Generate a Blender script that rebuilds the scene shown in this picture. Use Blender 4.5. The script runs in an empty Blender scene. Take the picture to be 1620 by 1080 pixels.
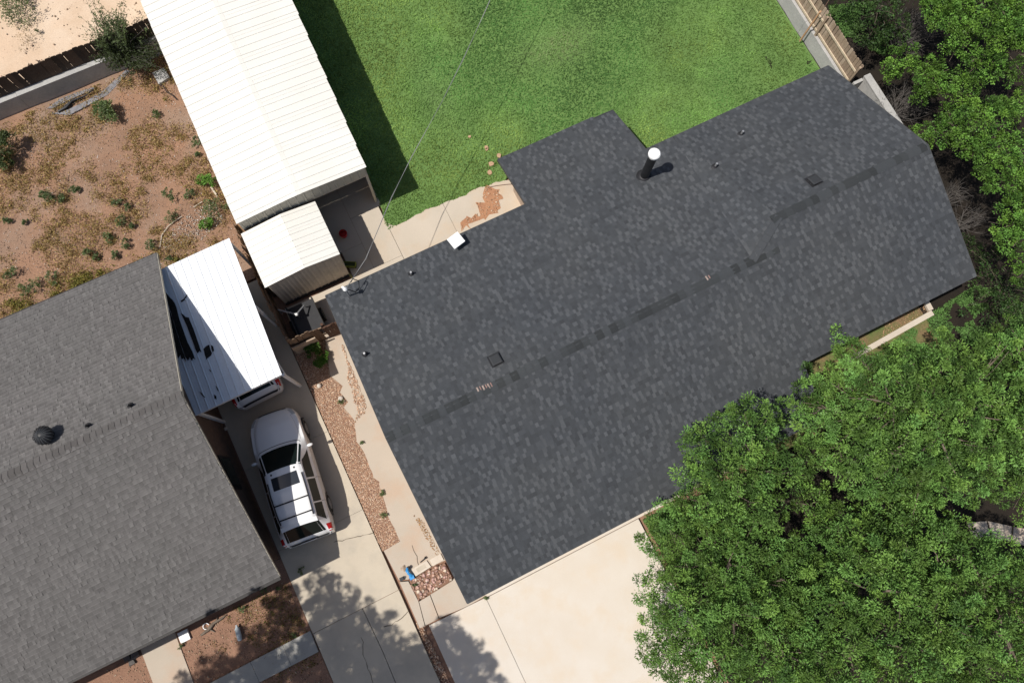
import bpy, math, random
import numpy as np
from mathutils import Vector, Matrix

# ------------------------------------------------------------------ camera, sky, sun, exposure
SC = bpy.context.scene
COL = SC.collection
CF, CT, CR, CH, TH = 1215.45, 0.2167, 0.1245, 28.0, 0.5821     # focal px (1620 wide), pitch off nadir, roll, height, house heading
_c, _s = math.cos(CT), math.sin(CT)
_f = np.array([0, _s, -_c]); _u = np.array([0, _c, _s]); _r = np.array([1.0, 0, 0])
_r, _u = math.cos(CR)*_r + math.sin(CR)*_u, -math.sin(CR)*_r + math.cos(CR)*_u
_R = np.array([[math.cos(TH), math.sin(TH), 0], [-math.sin(TH), math.cos(TH), 0], [0, 0, 1]])   # world X runs along the main ridge
CAMR, CAMU, CAMF = _R@_r, _R@_u, _R@_f
CAMO = np.array([0, 0, CH])
cam = bpy.data.cameras.new('camera'); camo = bpy.data.objects.new('camera', cam); COL.objects.link(camo)
cam.sensor_width = 36.0; cam.sensor_fit = 'HORIZONTAL'; cam.lens = 36.0*CF/1620.0
cam.clip_start = 0.5; cam.clip_end = 2000
m = Matrix.Identity(4)
for i in range(3):
    m[i][0] = CAMR[i]; m[i][1] = CAMU[i]; m[i][2] = -CAMF[i]; m[i][3] = CAMO[i]
camo.matrix_world = m
SC.camera = camo

SUND = Vector((0.522, -0.044, -1.0)).normalized()
elev = math.asin(-SUND.z); az = math.atan2(-SUND.x, -SUND.y)      # compass angle of the sun from +Y towards +X
world = bpy.data.worlds.new('World'); SC.world = world; world.use_nodes = True
wn = world.node_tree; bg = wn.nodes['Background']
sky = wn.nodes.new('ShaderNodeTexSky'); sky.sky_type = 'NISHITA'; sky.sun_disc = False
sky.sun_elevation = elev; sky.sun_rotation = az; sky.air_density = 1.0; sky.dust_density = 2.0; sky.ozone_density = 1.0
wn.links.new(sky.outputs[0], bg.inputs[0]); bg.inputs[1].default_value = 0.075
sl = bpy.data.lights.new('sun', 'SUN'); sl.energy = 4.3; sl.angle = math.radians(0.53); sl.color = (1.0, 0.955, 0.89)
so = bpy.data.objects.new('sun', sl); COL.objects.link(so)
so.rotation_euler = SUND.to_track_quat('-Z', 'Y').to_euler(); so.location = (-20, 0, 40)
SC.view_settings.view_transform = 'Standard'; SC.view_settings.look = 'None'
SC.view_settings.exposure = 0.12; SC.view_settings.gamma = 1.0
SC.render.engine = 'CYCLES'
SC.cycles.max_bounces = 6; SC.cycles.diffuse_bounces = 3; SC.cycles.transparent_max_bounces = 4

# ------------------------------------------------------------------ helpers
rng = np.random.default_rng(7); random.seed(7)

def P(px, py, z=0.0):
    """point of the place seen at a photo pixel, at height z"""
    d = CAMR*(px-810)/CF + CAMU*(540-py)/CF + CAMF
    q = CAMO + d*(z-CH)/d[2]
    return np.array([q[0], q[1], z])

def PP(px, py, pl):
    """point on plane z = a*x + b*y + c"""
    a, b, c = pl
    d = CAMR*(px-810)/CF + CAMU*(540-py)/CF + CAMF
    t = (a*CAMO[0]+b*CAMO[1]+c-CAMO[2])/(d[2]-a*d[0]-b*d[1])
    return CAMO + d*t

_tab = np.random.default_rng(3).random((256, 256))
def vn(x, y, s):
    x = np.asarray(x)/s+1000.3; y = np.asarray(y)/s+1000.7
    i = np.floor(x).astype(int); j = np.floor(y).astype(int); fx = x-i; fy = y-j
    fx = fx*fx*(3-2*fx); fy = fy*fy*(3-2*fy); i &= 255; j &= 255; i2 = (i+1) & 255; j2 = (j+1) & 255
    return (_tab[i, j]*(1-fx)+_tab[i2, j]*fx)*(1-fy) + (_tab[i, j2]*(1-fx)+_tab[i2, j2]*fx)*fy
def fbm(x, y, s): return (vn(x, y, s)+.5*vn(x, y, s/2.1)+.25*vn(x, y, s/4.3))/1.75

# ---- materials
MATS = {}
def pmat(name, c1, c2=None, scale=3.0, rough=.85, bump=0.0, bscale=None, tint=False, fine=None, fscale=60, spec=.3, metal=0.0, detail=6, c3=None, s3=.35, coat=0):
    if name in MATS: return MATS[name]
    mt = bpy.data.materials.new(name); mt.use_nodes = True; nt = mt.node_tree; N = nt.nodes; L = nt.links
    b = N['Principled BSDF']; b.inputs['Roughness'].default_value = rough; b.inputs['Metallic'].default_value = metal
    b.inputs['Specular IOR Level'].default_value = spec; b.inputs['Coat Weight'].default_value = coat
    geo = N.new('ShaderNodeNewGeometry'); pos = geo.outputs['Position']
    c2 = c2 or c1
    def noise(s, d=detail, r=.6):
        n = N.new('ShaderNodeTexNoise'); n.inputs['Scale'].default_value = s; n.inputs['Detail'].default_value = d; n.inputs['Roughness'].default_value = r
        L.new(pos, n.inputs['Vector']); return n.outputs['Fac']
    def mix(f, a, c, mode='MIX'):
        x = N.new('ShaderNodeMix'); x.data_type = 'RGBA'; x.blend_type = mode
        if isinstance(f, float): x.inputs[0].default_value = f
        else: L.new(f, x.inputs[0])
        for k, v in ((6, a), (7, c)):
            if isinstance(v, tuple): x.inputs[k].default_value = (*v, 1)
            else: L.new(v, x.inputs[k])
        return x.outputs[2]
    def ramp(v, lo, hi):
        r = N.new('ShaderNodeMapRange'); r.inputs[1].default_value = lo; r.inputs[2].default_value = hi; L.new(v, r.inputs[0]); return r.outputs[0]
    col = mix(ramp(noise(scale), .35, .65), c1, c2)
    if c3: col = mix(ramp(noise(s3, 4), .48, .66), col, c3)
    if fine:
        n2 = ramp(noise(fscale, 3, .7), .3, .7)
        k = N.new('ShaderNodeMix'); k.data_type = 'RGBA'; L.new(n2, k.inputs[0])
        k.inputs[6].default_value = (1-fine,)*3+(1,); k.inputs[7].default_value = (1+fine,)*3+(1,)
        col = mix(1.0, col, k.outputs[2], 'MULTIPLY')
    if tint:
        at = N.new('ShaderNodeAttribute'); at.attribute_name = 'tint'
        col = mix(1.0, col, at.outputs['Color'], 'MULTIPLY')
    L.new(col, b.inputs['Base Color'])
    if bump:
        bp = N.new('ShaderNodeBump'); bp.inputs['Strength'].default_value = bump; bp.inputs['Distance'].default_value = .03
        L.new(noise(bscale or scale*8, 5, .7), bp.inputs['Height']); L.new(bp.outputs[0], b.inputs['Normal'])
    MATS[name] = mt
    return mt

def leafmat(name, col, trans=.35, rough=.5):
    if name in MATS: return MATS[name]
    mt = bpy.data.materials.new(name); mt.use_nodes = True; nt = mt.node_tree; N = nt.nodes; L = nt.links
    b = N['Principled BSDF']; b.inputs['Roughness'].default_value = rough; b.inputs['Specular IOR Level'].default_value = .18
    at = N.new('ShaderNodeAttribute'); at.attribute_name = 'tint'
    x = N.new('ShaderNodeMix'); x.data_type = 'RGBA'; x.blend_type = 'MULTIPLY'; x.inputs[0].default_value = 1
    x.inputs[6].default_value = (*col, 1); L.new(at.outputs['Color'], x.inputs[7])
    L.new(x.outputs[2], b.inputs['Base Color'])
    tr = N.new('ShaderNodeBsdfTranslucent'); g = N.new('ShaderNodeMix'); g.data_type = 'RGBA'; g.blend_type = 'MULTIPLY'; g.inputs[0].default_value = 1
    g.inputs[7].default_value = (1.25, 1.35, .6, 1); L.new(x.outputs[2], g.inputs[6]); L.new(g.outputs[2], tr.inputs[0])
    ms = N.new('ShaderNodeMixShader'); ms.inputs[0].default_value = trans
    L.new(b.outputs[0], ms.inputs[1]); L.new(tr.outputs[0], ms.inputs[2]); L.new(ms.outputs[0], N['Material Output'].inputs[0])
    MATS[name] = mt
    return mt

def glassmat(name, col, rough=.05):
    return pmat(name, col, rough=rough, spec=.7)

# ---- mesh building
class MB:
    def __init__(s): s.v = []; s.f = []; s.c = []
    def add(s, vs, fs, col=None):
        k = len(s.v); s.v.extend([tuple(map(float, q)) for q in vs]); s.f.extend([tuple(k+i for i in f) for f in fs]); s.c.extend([col or (1, 1, 1)]*len(fs)); return s
    def box(s, x0, x1, y0, y1, z0, z1, col=None):
        return s.add([(x0, y0, z0), (x1, y0, z0), (x1, y1, z0), (x0, y1, z0), (x0, y0, z1), (x1, y0, z1), (x1, y1, z1), (x0, y1, z1)],
                     [(3, 2, 1, 0), (4, 5, 6, 7), (0, 1, 5, 4), (1, 2, 6, 5), (2, 3, 7, 6), (3, 0, 4, 7)], col)
    def obox(s, o, ax, ay, az, col=None):
        o, ax, ay, az = map(np.array, (o, ax, ay, az))
        return s.add([o, o+ax, o+ax+ay, o+ay, o+az, o+ax+az, o+ax+ay+az, o+ay+az],
                     [(3, 2, 1, 0), (4, 5, 6, 7), (0, 1, 5, 4), (1, 2, 6, 5), (2, 3, 7, 6), (3, 0, 4, 7)], col)
    def prism(s, poly, z0, z1, col=None):
        n = len(poly)
        ar = sum(poly[i][0]*poly[(i+1) % n][1]-poly[(i+1) % n][0]*poly[i][1] for i in range(n))
        if ar < 0: poly = poly[::-1]
        f0 = (lambda p: z0) if not callable(z0) else z0
        f1 = (lambda p: z1) if not callable(z1) else z1
        return s.add([(p[0], p[1], f0(p)) for p in poly]+[(p[0], p[1], f1(p)) for p in poly],
                     [tuple(range(n-1, -1, -1)), tuple(range(n, 2*n))]+[(i, (i+1) % n, n+(i+1) % n, n+i) for i in range(n)], col)
    def tube(s, pts, r, n=8, col=None):
        pts = [Vector(p) for p in pts]; rs = r if isinstance(r, (list, tuple)) else [r]*len(pts)
        base = len(s.v); vs = []; fs = []
        t0 = (pts[1]-pts[0]).normalized(); ref = Vector((0, 0, 1)) if abs(t0.z) < .9 else Vector((1, 0, 0))
        a = t0.cross(ref).normalized()
        for i, p in enumerate(pts):
            t = (pts[min(i+1, len(pts)-1)]-pts[max(i-1, 0)]).normalized(); a = (a-t*a.dot(t)).normalized(); b = t.cross(a)
            for k in range(n):
                g = 2*math.pi*k/n; vs.append(p+(a*math.cos(g)+b*math.sin(g))*rs[i])
        for i in range(len(pts)-1):
            for k in range(n): fs.append((i*n+k, i*n+(k+1) % n, (i+1)*n+(k+1) % n, (i+1)*n+k))
        fs.append(tuple(range(n-1, -1, -1))); fs.append(tuple((len(pts)-1)*n+k for k in range(n)))
        return s.add(vs, fs, col)
    def lathe(s, prof, c, n=20, col=None, axis=None):
        """prof: (r, h) list; axis default +Z"""
        ax = Vector(axis or (0, 0, 1)).normalized(); ref = Vector((1, 0, 0)) if abs(ax.x) < .9 else Vector((0, 1, 0))
        a = ax.cross(ref).normalized(); b = ax.cross(a); c = Vector(c); vs = []; fs = []
        for r, h in prof:
            for k in range(n):
                g = 2*math.pi*k/n; vs.append(c+ax*h+(a*math.cos(g)+b*math.sin(g))*r)
        for i in range(len(prof)-1):
            for k in range(n): fs.append((i*n+k, i*n+(k+1) % n, (i+1)*n+(k+1) % n, (i+1)*n+k))
        fs.append(tuple(range(n-1, -1, -1))); fs.append(tuple((len(prof)-1)*n+k for k in range(n)))
        return s.add(vs, fs, col)
    def mesh(s, name, mat, smooth=None):
        me = bpy.data.meshes.new(name); me.from_pydata(s.v, [], s.f); me.materials.append(mat)
        at = me.color_attributes.new('tint', 'FLOAT_COLOR', 'CORNER')
        ln = np.array([len(f) for f in s.f]); cc = np.repeat(np.array([(*c, 1) for c in s.c], np.float32), ln, axis=0)
        at.data.foreach_set('color', cc.ravel())
        if smooth: 
            me.polygons.foreach_set('use_smooth', [True]*len(me.polygons))
            me.set_sharp_from_angle(angle=math.radians(smooth))
        return me
    def build(s, name, mat, parent=None, smooth=None):
        return link(name, s.mesh(name, mat, smooth), parent)

def link(name, me, parent=None):
    o = bpy.data.objects.new(name, me); COL.objects.link(o)
    if parent is not None:
        o.parent = parent
        r = parent
        while r.parent: r = r.parent
        if parent.parent is None and r.type == 'EMPTY' and not r.get('_local'):
            o.location = -r.location
    return o
def tag(o, label=None, cat=None, group=None, kind=None):
    if label: o['label'] = label
    if cat: o['category'] = cat
    if group: o['group'] = group
    if kind: o['kind'] = kind
    return o
def thing(name, label, cat, loc, group=None):
    o = bpy.data.objects.new(name, None); COL.objects.link(o); o.location = tuple(map(float, loc)); o.empty_display_size = .2
    return tag(o, label, cat, group)
def struct(o): o['kind'] = 'structure'; return o

def npmesh(name, verts, faces, mat, tint=None):
    """verts (N,3), faces (M,k) arrays; tint per face (M,3)"""
    me = bpy.data.meshes.new(name); n, k = faces.shape
    me.vertices.add(len(verts)); me.vertices.foreach_set('co', np.ascontiguousarray(verts, np.float32).ravel())
    me.loops.add(n*k); me.loops.foreach_set('vertex_index', np.ascontiguousarray(faces, np.int32).ravel())
    me.polygons.add(n); me.polygons.foreach_set('loop_start', np.arange(0, n*k, k, dtype=np.int32))
    me.update(calc_edges=True); me.materials.append(mat)
    at = me.color_attributes.new('tint', 'FLOAT_COLOR', 'CORNER')
    t = np.ones((n, 4), np.float32)
    if tint is not None: t[:, :3] = tint
    at.data.foreach_set('color', np.repeat(t, k, axis=0).ravel())
    return me

def unit(a): return a/np.maximum(np.linalg.norm(a, axis=1, keepdims=True), 1e-9)
def leafgeo(c, nrm, Ls, Ws, r=rng):
    nrm = unit(nrm); t = unit(np.cross(nrm, unit(r.normal(size=c.shape)))); b = np.cross(nrm, t)
    Ls = Ls[:, None]; Ws = Ws[:, None]
    v = np.stack([c-t*Ls*.5, c+b*Ws*.5+nrm*Ws*.15, c+t*Ls*.5-nrm*Ls*.12, c-b*Ws*.5+nrm*Ws*.15], 1).reshape(-1, 3)
    return v, np.arange(len(c)*4).reshape(-1, 4)

def inpoly(x, y, poly):
    ins = np.zeros(len(x), bool); n = len(poly)
    for i in range(n):
        x1, y1 = poly[i][:2]; x2, y2 = poly[(i+1) % n][:2]
        c = ((y1 > y) != (y2 > y)) & (x < (x2-x1)*(y-y1)/(y2-y1+1e-12)+x1); ins ^= c
    return ins
def scatter(poly, n, r=rng):
    a = np.array([p[:2] for p in poly]); lo = a.min(0); hi = a.max(0); out = np.zeros((0, 2))
    while len(out) < n:
        q = r.random((n*2, 2))*(hi-lo)+lo; q = q[inpoly(q[:, 0], q[:, 1], poly)]; out = np.vstack([out, q])
    return out[:n]

def pebbles(name, pts, z, smin, smax, cols, mat, parent=None, flat=.6, r=rng):
    n = len(pts); s = smin+(smax-smin)*r.random(n)**2
    base = np.array([[1, 0, 0], [0, 1, 0], [-1, 0, 0], [0, -1, 0], [0, 0, 1], [0, 0, -1]], float)
    v = base[None]*(1+.35*r.normal(size=(n, 6, 1)))*s[:, None, None]*.5; v[:, :, 2] *= flat
    g = r.random(n)*6.28; cg, sg = np.cos(g)[:, None], np.sin(g)[:, None]
    x = v[:, :, 0]*cg-v[:, :, 1]*sg; y = v[:, :, 0]*sg+v[:, :, 1]*cg
    v[:, :, 0] = x+pts[:, :1]; v[:, :, 1] = y+pts[:, 1:2]; v[:, :, 2] += (np.asarray(z)+s*.12*flat)[:, None] if np.ndim(z) else z+(s*.12*flat)[:, None]
    f = np.array([[0, 1, 4], [1, 2, 4], [2, 3, 4], [3, 0, 4], [1, 0, 5], [2, 1, 5], [3, 2, 5], [0, 3, 5]])
    F = (f[None]+(np.arange(n)*6)[:, None, None]).reshape(-1, 3)
    cols = np.array(cols); t = cols[r.integers(0, len(cols), n)]*(.75+.5*r.random((n, 1)))
    o = link(name, npmesh(name, v.reshape(-1, 3), F, mat, np.repeat(t, 8, 0)), parent); o['kind'] = 'stuff'
    return o

# ------------------------------------------------------------------ materials used
WHITE1 = (1.0, 1.0, 1.0)
M_dirt = pmat('red_dirt', (.30, .172, .108), (.235, .142, .094), .8, .95, .6, 14, fine=.3, fscale=35, c3=(.265, .185, .135), s3=.3)
M_dirt2 = pmat('front_dirt', (.29, .165, .11), (.22, .125, .085), 1.6, .95, .6, 16, fine=.3, fscale=40)
M_sand = pmat('pale_sand', (.62, .49, .37), (.55, .41, .29), .9, .95, .4, 10, fine=.12, fscale=30, c3=(.60, .44, .31), s3=.3)
M_soil = pmat('shade_dark_soil', (.014, .011, .008), (.022, .016, .011), 1.5, .95, .5, 14, fine=.3, fscale=30)  # near-black base colour stands in for tree shade on the ground
M_conc = pmat('driveway_concrete', (.60, .545, .475), (.575, .51, .43), .8, .85, .12, 60, fine=.06, fscale=45, c3=(.583, .503, .408), s3=1.1)
M_conc2 = pmat('grey_concrete', (.52, .455, .36), (.48, .415, .325), .9, .88, .15, 60, fine=.07, fscale=45, c3=(.42, .37, .30), s3=.7)
M_conc3 = pmat('pinkish_concrete', (.47, .40, .325), (.435, .375, .305), .7, .88, .15, 60, fine=.07, fscale=40, c3=(.46, .355, .27), s3=.8)
M_conc4 = pmat('patio_concrete', (.52, .45, .365), (.47, .41, .33), .7, .88, .15, 60, fine=.06, fscale=40, c3=(.50, .39, .28), s3=.45)
M_wallc = pmat('stem_wall_concrete', (.43, .42, .40), (.35, .345, .335), 1.5, .9, .3, 20, fine=.1, fscale=14)
M_crack = pmat('crack_dark', (.10, .08, .06), rough=1)
M_shing = pmat('charcoal_shingle', (.95, .97, 1.0), (1.08, 1.08, 1.07), .35, .92, .35, 120, tint=True, fine=.16, fscale=90, spec=.25)
M_shing2 = pmat('brown_grey_shingle', (1.0, .985, .97), (1.06, 1.03, 1.02), .4, .92, .35, 120, tint=True, fine=.14, fscale=80, spec=.2)
M_under = pmat('roof_deck', (.035, .038, .042), rough=.95)
M_under2 = pmat('roof_deck_brown', (.10, .09, .088), rough=.95)
M_metalw = pmat('white_metal_roof', (.72, .70, .645), (.68, .66, .605), .6, .5, 0, spec=.4, fine=.02, fscale=9)
M_metalw2 = pmat('carport_white_metal', (.80, .82, .84), (.76, .78, .80), .8, .4, 0, spec=.4, fine=.03, fscale=7)
M_siding = pmat('tan_metal_siding', (.50, .47, .39), (.43, .40, .33), 1.2, .55, 0, spec=.4, fine=.05, fscale=12)
M_shedsid = pmat('shed_siding', (.58, .51, .42), (.48, .42, .34), 1.6, .6, 0, spec=.3, fine=.12, fscale=10)
M_trim = pmat('cream_trim', (.58, .51, .42), (.52, .45, .37), 2, .6)
M_rake = pmat('rake_trim', (.36, .33, .27), rough=.7)
M_brown = pmat('brown_brick', (.15, .095, .065), (.11, .07, .05), 6, .9, .3)
M_brick = pmat('house_siding', (.42, .33, .26), (.36, .28, .22), 3, .85, .2)
M_white = pmat('white_paint', (.80, .80, .79), rough=.45)
M_black = pmat('black_plastic', (.018, .018, .02), (.025, .025, .028), 4, .5)
M_dark = pmat('dark_gutter', (.02, .018, .017), rough=.6)
M_steel = pmat('galvanised_steel', (.50, .50, .50), (.42, .42, .43), 5, .4, metal=.6)
M_flue = pmat('black_flue_paint', (.012, .013, .014), (.02, .02, .022), 6, .45)
M_wood = pmat('weathered_fence_wood', (1, 1, 1), (.8, .78, .75), 3, .9, .3, 40, tint=True, fine=.2, fscale=22)
M_rock = pmat('stone_chips', (1, 1, 1), (.85, .83, .8), 8, .9, tint=True)
M_car = pmat('white_car_paint', (.80, .80, .80), rough=.25, spec=.5, coat=.5)
M_carglass = pmat('car_glass', (.008, .014, .013), rough=.06, spec=.18)
M_sunroof = glassmat('sunroof_glass', (.03, .035, .042))
M_red = pmat('red_lens', (.45, .012, .015), rough=.2, spec=.5)
M_tyre = pmat('tyre_rubber', (.015, .015, .015), rough=.85)
M_rim = pmat('alloy_rim', (.35, .35, .36), rough=.35, metal=.8)
M_blue = pmat('blue_plastic', (.03, .22, .52), (.04, .28, .6), 9, .4)
M_tar = pmat('peeled_black', (.012, .011, .010), (.03, .024, .02), 7, .8, fine=.4, fscale=30)
M_leafA = leafmat('oak_leaf', (.090, .172, .038), .12)
M_leafB = leafmat('shrub_leaf', (.080, .165, .028), .12)
M_leafC = leafmat('dusty_leaf', (.14, .185, .085))
M_grass = leafmat('grass_blade', (.122, .236, .064), .25, .7)
M_dry = leafmat('dry_weed', (.34, .245, .13), .25, .8)
M_bark = pmat('bark', (.20, .16, .125), (.11, .085, .065), 5, .95, .6, 20)
M_twig = pmat('bare_twig', (.12, .11, .10), (.085, .075, .07), 6, .95)
M_lawn = pmat('lawn_soil', (.125, .215, .058), (.105, .185, .050), .5, .95, .5, 40, fine=.35, fscale=40)

# ------------------------------------------------------------------ ground and paving
g = MB(); R_ = 300
g.add([(-R_, -R_, -.14), (R_, -R_, -.14), (R_, R_, -.14), (-R_, R_, -.14)], [(0, 1, 2, 3)])
struct(g.build('ground', M_dirt2))

def terrain(name, x0, x1, y0, y1, z, amp, step, mat, sc=.9):
    nx = int((x1-x0)/step)+1; ny = int((y1-y0)/step)+1
    X, Y = np.meshgrid(np.linspace(x0, x1, nx), np.linspace(y0, y1, ny))
    Z = z+amp*(fbm(X, Y, sc)-.5)*2+amp*.5*(fbm(X, Y, .3)-.5)
    v = np.stack([X, Y, Z], -1).reshape(-1, 3); i = np.arange(nx*ny).reshape(ny, nx)
    f = np.stack([i[:-1, :-1], i[:-1, 1:], i[1:, 1:], i[1:, :-1]], -1).reshape(-1, 4)
    return struct(link(name, npmesh(name, v, f, mat)))
terrain('backyard_dirt', -24, -3.7, 11.6, 21.95, -.03, .03, .12, M_dirt)
terrain('front_yard_dirt', -24, -7.31, -9, 2.6, -.04, .02, .15, M_dirt2)
terrain('side_yard_dirt', -7.9, -7.31, 2.6, 12.2, -.05, .015, .15, M_dirt2)
terrain('alley_sand', -30, 9, 22.22, 45, .62, .05, .3, M_sand, 2.5)
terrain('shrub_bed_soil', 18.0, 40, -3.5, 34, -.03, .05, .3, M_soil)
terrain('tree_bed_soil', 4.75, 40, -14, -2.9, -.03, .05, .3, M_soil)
terrain('front_lawn_soil', 9.0, 18.0, -2.9, 1.2, -.04, .03, .2, pmat('patchy_turf', (.10, .14, .04), (.20, .13, .07), 1.2, .95, .5, 20, fine=.35, fscale=30))

def jag(pts, amp=.05, step=.25, seed=1):
    r = np.random.default_rng(seed); out = []
    for i in range(len(pts)-1):
        a, b = np.array(pts[i][:2]), np.array(pts[i+1][:2]); n = max(1, int(np.linalg.norm(b-a)/step))
        for k in range(n): out.append(a+(b-a)*k/n+(r.normal(size=2)*amp if (k or i) else 0))
    out.append(np.array(pts[-1][:2])); return out
# lawn
edge = jag([P(608, 352), P(614, 363), P(650, 346), P(700, 321), P(760, 297), P(799, 284), P(806, 277)], .035, .2, 4)
lawn_poly = [(1.0, 40), (1.2, 12.0)]+[tuple(p) for p in edge]+[(6.2, 10.6), (10.3, 10.5), (10.4, 8.2), (19.8, 8.2), (19.8, 40)]
struct(MB().prism(lawn_poly, -.12, -.012).build('lawn', M_lawn))

def slabs(name, polys, mat, z=0.0, th=.12):
    root = struct(MB().prism(polys[0][0] if isinstance(polys[0], tuple) and not isinstance(polys[0][0], (int, float)) else polys[0], z-th, z).build(name, mat))
    for p in polys[1:]: MB().prism(p, z-th, z).build('slab', mat, root)
    return root
def rect(x0, x1, y0, y1, g=.004): return [(x0+g, y0+g), (x1-g, y0+g), (x1-g, y1-g), (x0+g, y1-g)]
def paving(name, cells, mat, z=0.0, th=.12):
    root = thing(name, None, None, (0, 0, z-th)); root['kind'] = 'structure'; root.location = (0, 0, 0)
    out = []
    for c in cells:
        mt = mat
        if isinstance(c, tuple) and isinstance(c[-1], bpy.types.Material): c, mt = c[0], c[-1]
        out.append(MB().prism([tuple(q[:2]) for q in c], z-th, z).build('slab', mt, root))
    return root, out
# neighbour's driveway
XL, XR = -7.29, -4.07
nd, nds = paving('neighbour_driveway', [rect(XL, XR, 9.6, 11.5), rect(XL, XR, 5.1, 9.6), rect(XL, XR, 2.02, 5.1), rect(XL, XR, -1.02, 2.02),
                 [(XL+.01, -1.03), (-5.45, -1.03), (-5.40, -2.6), (-5.52, -9), (XL+.01, -9)], [(-5.43, -1.03), (XR, -1.03), (XR, -9), (-5.50, -9), (-5.38, -2.6)]], M_conc2)
def crack(pts, w, z, parent, seed=0):
    p = jag([P(*q) for q in pts], .02, .12, seed); b = MB(); r = random.Random(seed)
    L_ = []; Rr = []
    for i, q in enumerate(p):
        a = p[max(i-1, 0)]; c = p[min(i+1, len(p)-1)]; t = (c-a)/max(np.linalg.norm(c-a), 1e-6); n = np.array([-t[1], t[0]])*w*(.4+.9*r.random())
        L_.append((*(q+n), z)); Rr.append((*(q-n), z))
    k = len(p); b.add(L_+Rr, [(i, i+1, k+i+1, k+i) for i in range(k-1)]); return b.build('crack', M_crack, parent)
crack([(528, 857), (560, 850), (592, 842)], .012, .004, nd, 1)
crack([(607, 991), (630, 982), (646, 966)], .012, .004, nd, 2)
crack([(571, 1007), (577, 1040), (590, 1079)], .010, .004, nd, 3)
# our side walk along the house
wl = [P(*q) for q in ((500, 500), (516, 541), (523, 594), (542, 610), (537, 620), (550, 635), (545, 643), (560, 664), (565, 698), (576, 713), (591, 755), (600, 762), (615, 815), (633, 856))]
wl = [tuple(q) for q in jag(wl, .02, .2, 9)]
SWb = P(607, 871)[:2]
walk1 = wl+[(SWb[0], SWb[1])]+[tuple(P(*q)[:2]) for q in ((631, 917), (646, 916), (652, 909), (704, 886))]+[(-1.2, -.45), (-1.2, 8.2)]
sw, _ = paving('side_walkway', [walk1,
    [tuple(P(*q)[:2]) for q in ((632, 920), (646, 919), (662, 951), (672, 990), (664, 993))],
    [tuple(P(*q)[:2]) for q in ((663, 951), (680, 941), (694, 978), (673, 989))],
    [tuple(P(*q)[:2]) for q in ((681, 940), (716, 918))]+[(-1.36, -1.0), (-1.36, -2.55)]+[tuple(P(*q)[:2]) for q in ((740, 958), (695, 977))]], M_conc3, 0.0)
crack([(652, 862), (659, 880), (662, 893)], .010, .004, sw, 5)
# main driveway
md, _ = paving('main_driveway', [rect(-1.47, 4.57, -9, -2.62), [(-1.48, -2.60), (-3.62, -2.55), (-3.62, -9), (-1.48, -9)]], M_conc, 0.0)
struct(MB().box(-1.46, 6.5, -2.60, -1.5, -.1, .035).build('garage_threshold', M_conc))
struct(MB().box(5.3, 9.0, -2.62, -1.5, -.1, .03).build('entry_threshold', M_conc3))
# rear patio and pad
pedge = [tuple(q) for q in edge]
def edge_y(x):
    p = sorted(pedge); return float(np.interp(x, [a[0] for a in p], [a[1] for a in p]))
pa, _ = paving('rear_patio', [
    rect(-3.7, -.05, 11.1, 21.9), rect(-.05, 1.25, 12.2, 21.9), 
    rect(-.05, 1.12, 10.0, 12.2), rect(-.9, -.05, 10.0, 11.1), rect(-3.7, -.9, 8.6, 10.0), rect(-.9, 1.12, 8.2, 10.0), 
    [(1.13, 8.2), (3.4, 8.2), (3.4, edge_y(3.4))]+[p for p in pedge[::-1] if 1.13 < p[0] < 3.4]+[(1.13, edge_y(1.13))], [(3.41, 8.2), (6.3, 8.2), (6.3, 10.9)]+[p for p in pedge[::-1] if 3.41 < p[0] < 6.2]+[(3.41, edge_y(3.41))]], M_conc4, -.004)
# neighbour's front walks
fw, _ = paving('neighbour_front_walk', [[tuple(P(*q)[:2]) for q in ((222, 1026), (276, 999), (310, 1090), (330, 1140), (270, 1160), (245, 1088))]], M_conc3, 0.0)
def lerp(a, b, t): return tuple(np.array(a)*(1-t)+np.array(b)*t)
A_, B_, C_, D_ = P(345, 1073)[:2], P(491, 997)[:2], P(504, 1030)[:2], P(360, 1105)[:2]
cells = []
for t0, t1 in ((-.7, -.3), (-.297, .0), (.003, .35), (.353, .70), (.703, 1.0)):
    cells.append([lerp(A_, B_, t0), lerp(A_, B_, t1), lerp(D_, C_, t1), lerp(D_, C_, t0)])
paving('neighbour_garden_path', cells, pmat('cool_concrete', (.36, .35, .32), (.31, .30, .275), 1.2, .9, .15, 50, fine=.08, fscale=40), .05)

# gravel strip between the driveways
gp = [(XR+.03, 12.4), (XR+.03, SWb[1]), (SWb[0], SWb[1])]+wl[::-1]+[(-2.4, 8.3), (-3.7, 8.4)]
gp = [(XR+.03, 8.4), (XR+.03, SWb[1])]+[(SWb[0], SWb[1])]+wl[::-1]
struct(MB().prism(gp, -.12, -.04).build('planting_strip', M_dirt2))
GC = [(.60, .40, .27), (.66, .49, .36), (.50, .30, .20), (.70, .57, .45), (.56, .36, .24), (.38, .22, .15)]
pts = scatter(gp, 22000)
pebbles('gravel', pts, -.035, .015, .05, GC, M_rock)
bed = [tuple(P(*q)[:2]) for q in ((647, 918), (703, 890), (716, 916), (662, 949))]
struct(MB().prism(bed, -.12, -.03).build('corner_bed_soil', M_dirt2))
pebbles('bed_rubble', scatter(bed, 260), -.03, .03, .17, [(.5, .33, .26), (.6, .5, .4), (.33, .2, .15), (.55, .36, .32)], M_rock)
strip = [tuple(P(*q)[:2]) for q in ((606, 880), (612, 884), (668, 1000), (715, 1085), (702, 1092), (645, 968))]
pebbles('strip_litter', scatter([tuple(P(*q)[:2]) for q in ((656, 985), (668, 990), (720, 1095), (700, 1095))], 700), -.12, .03, .08, GC, M_rock)
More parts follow.
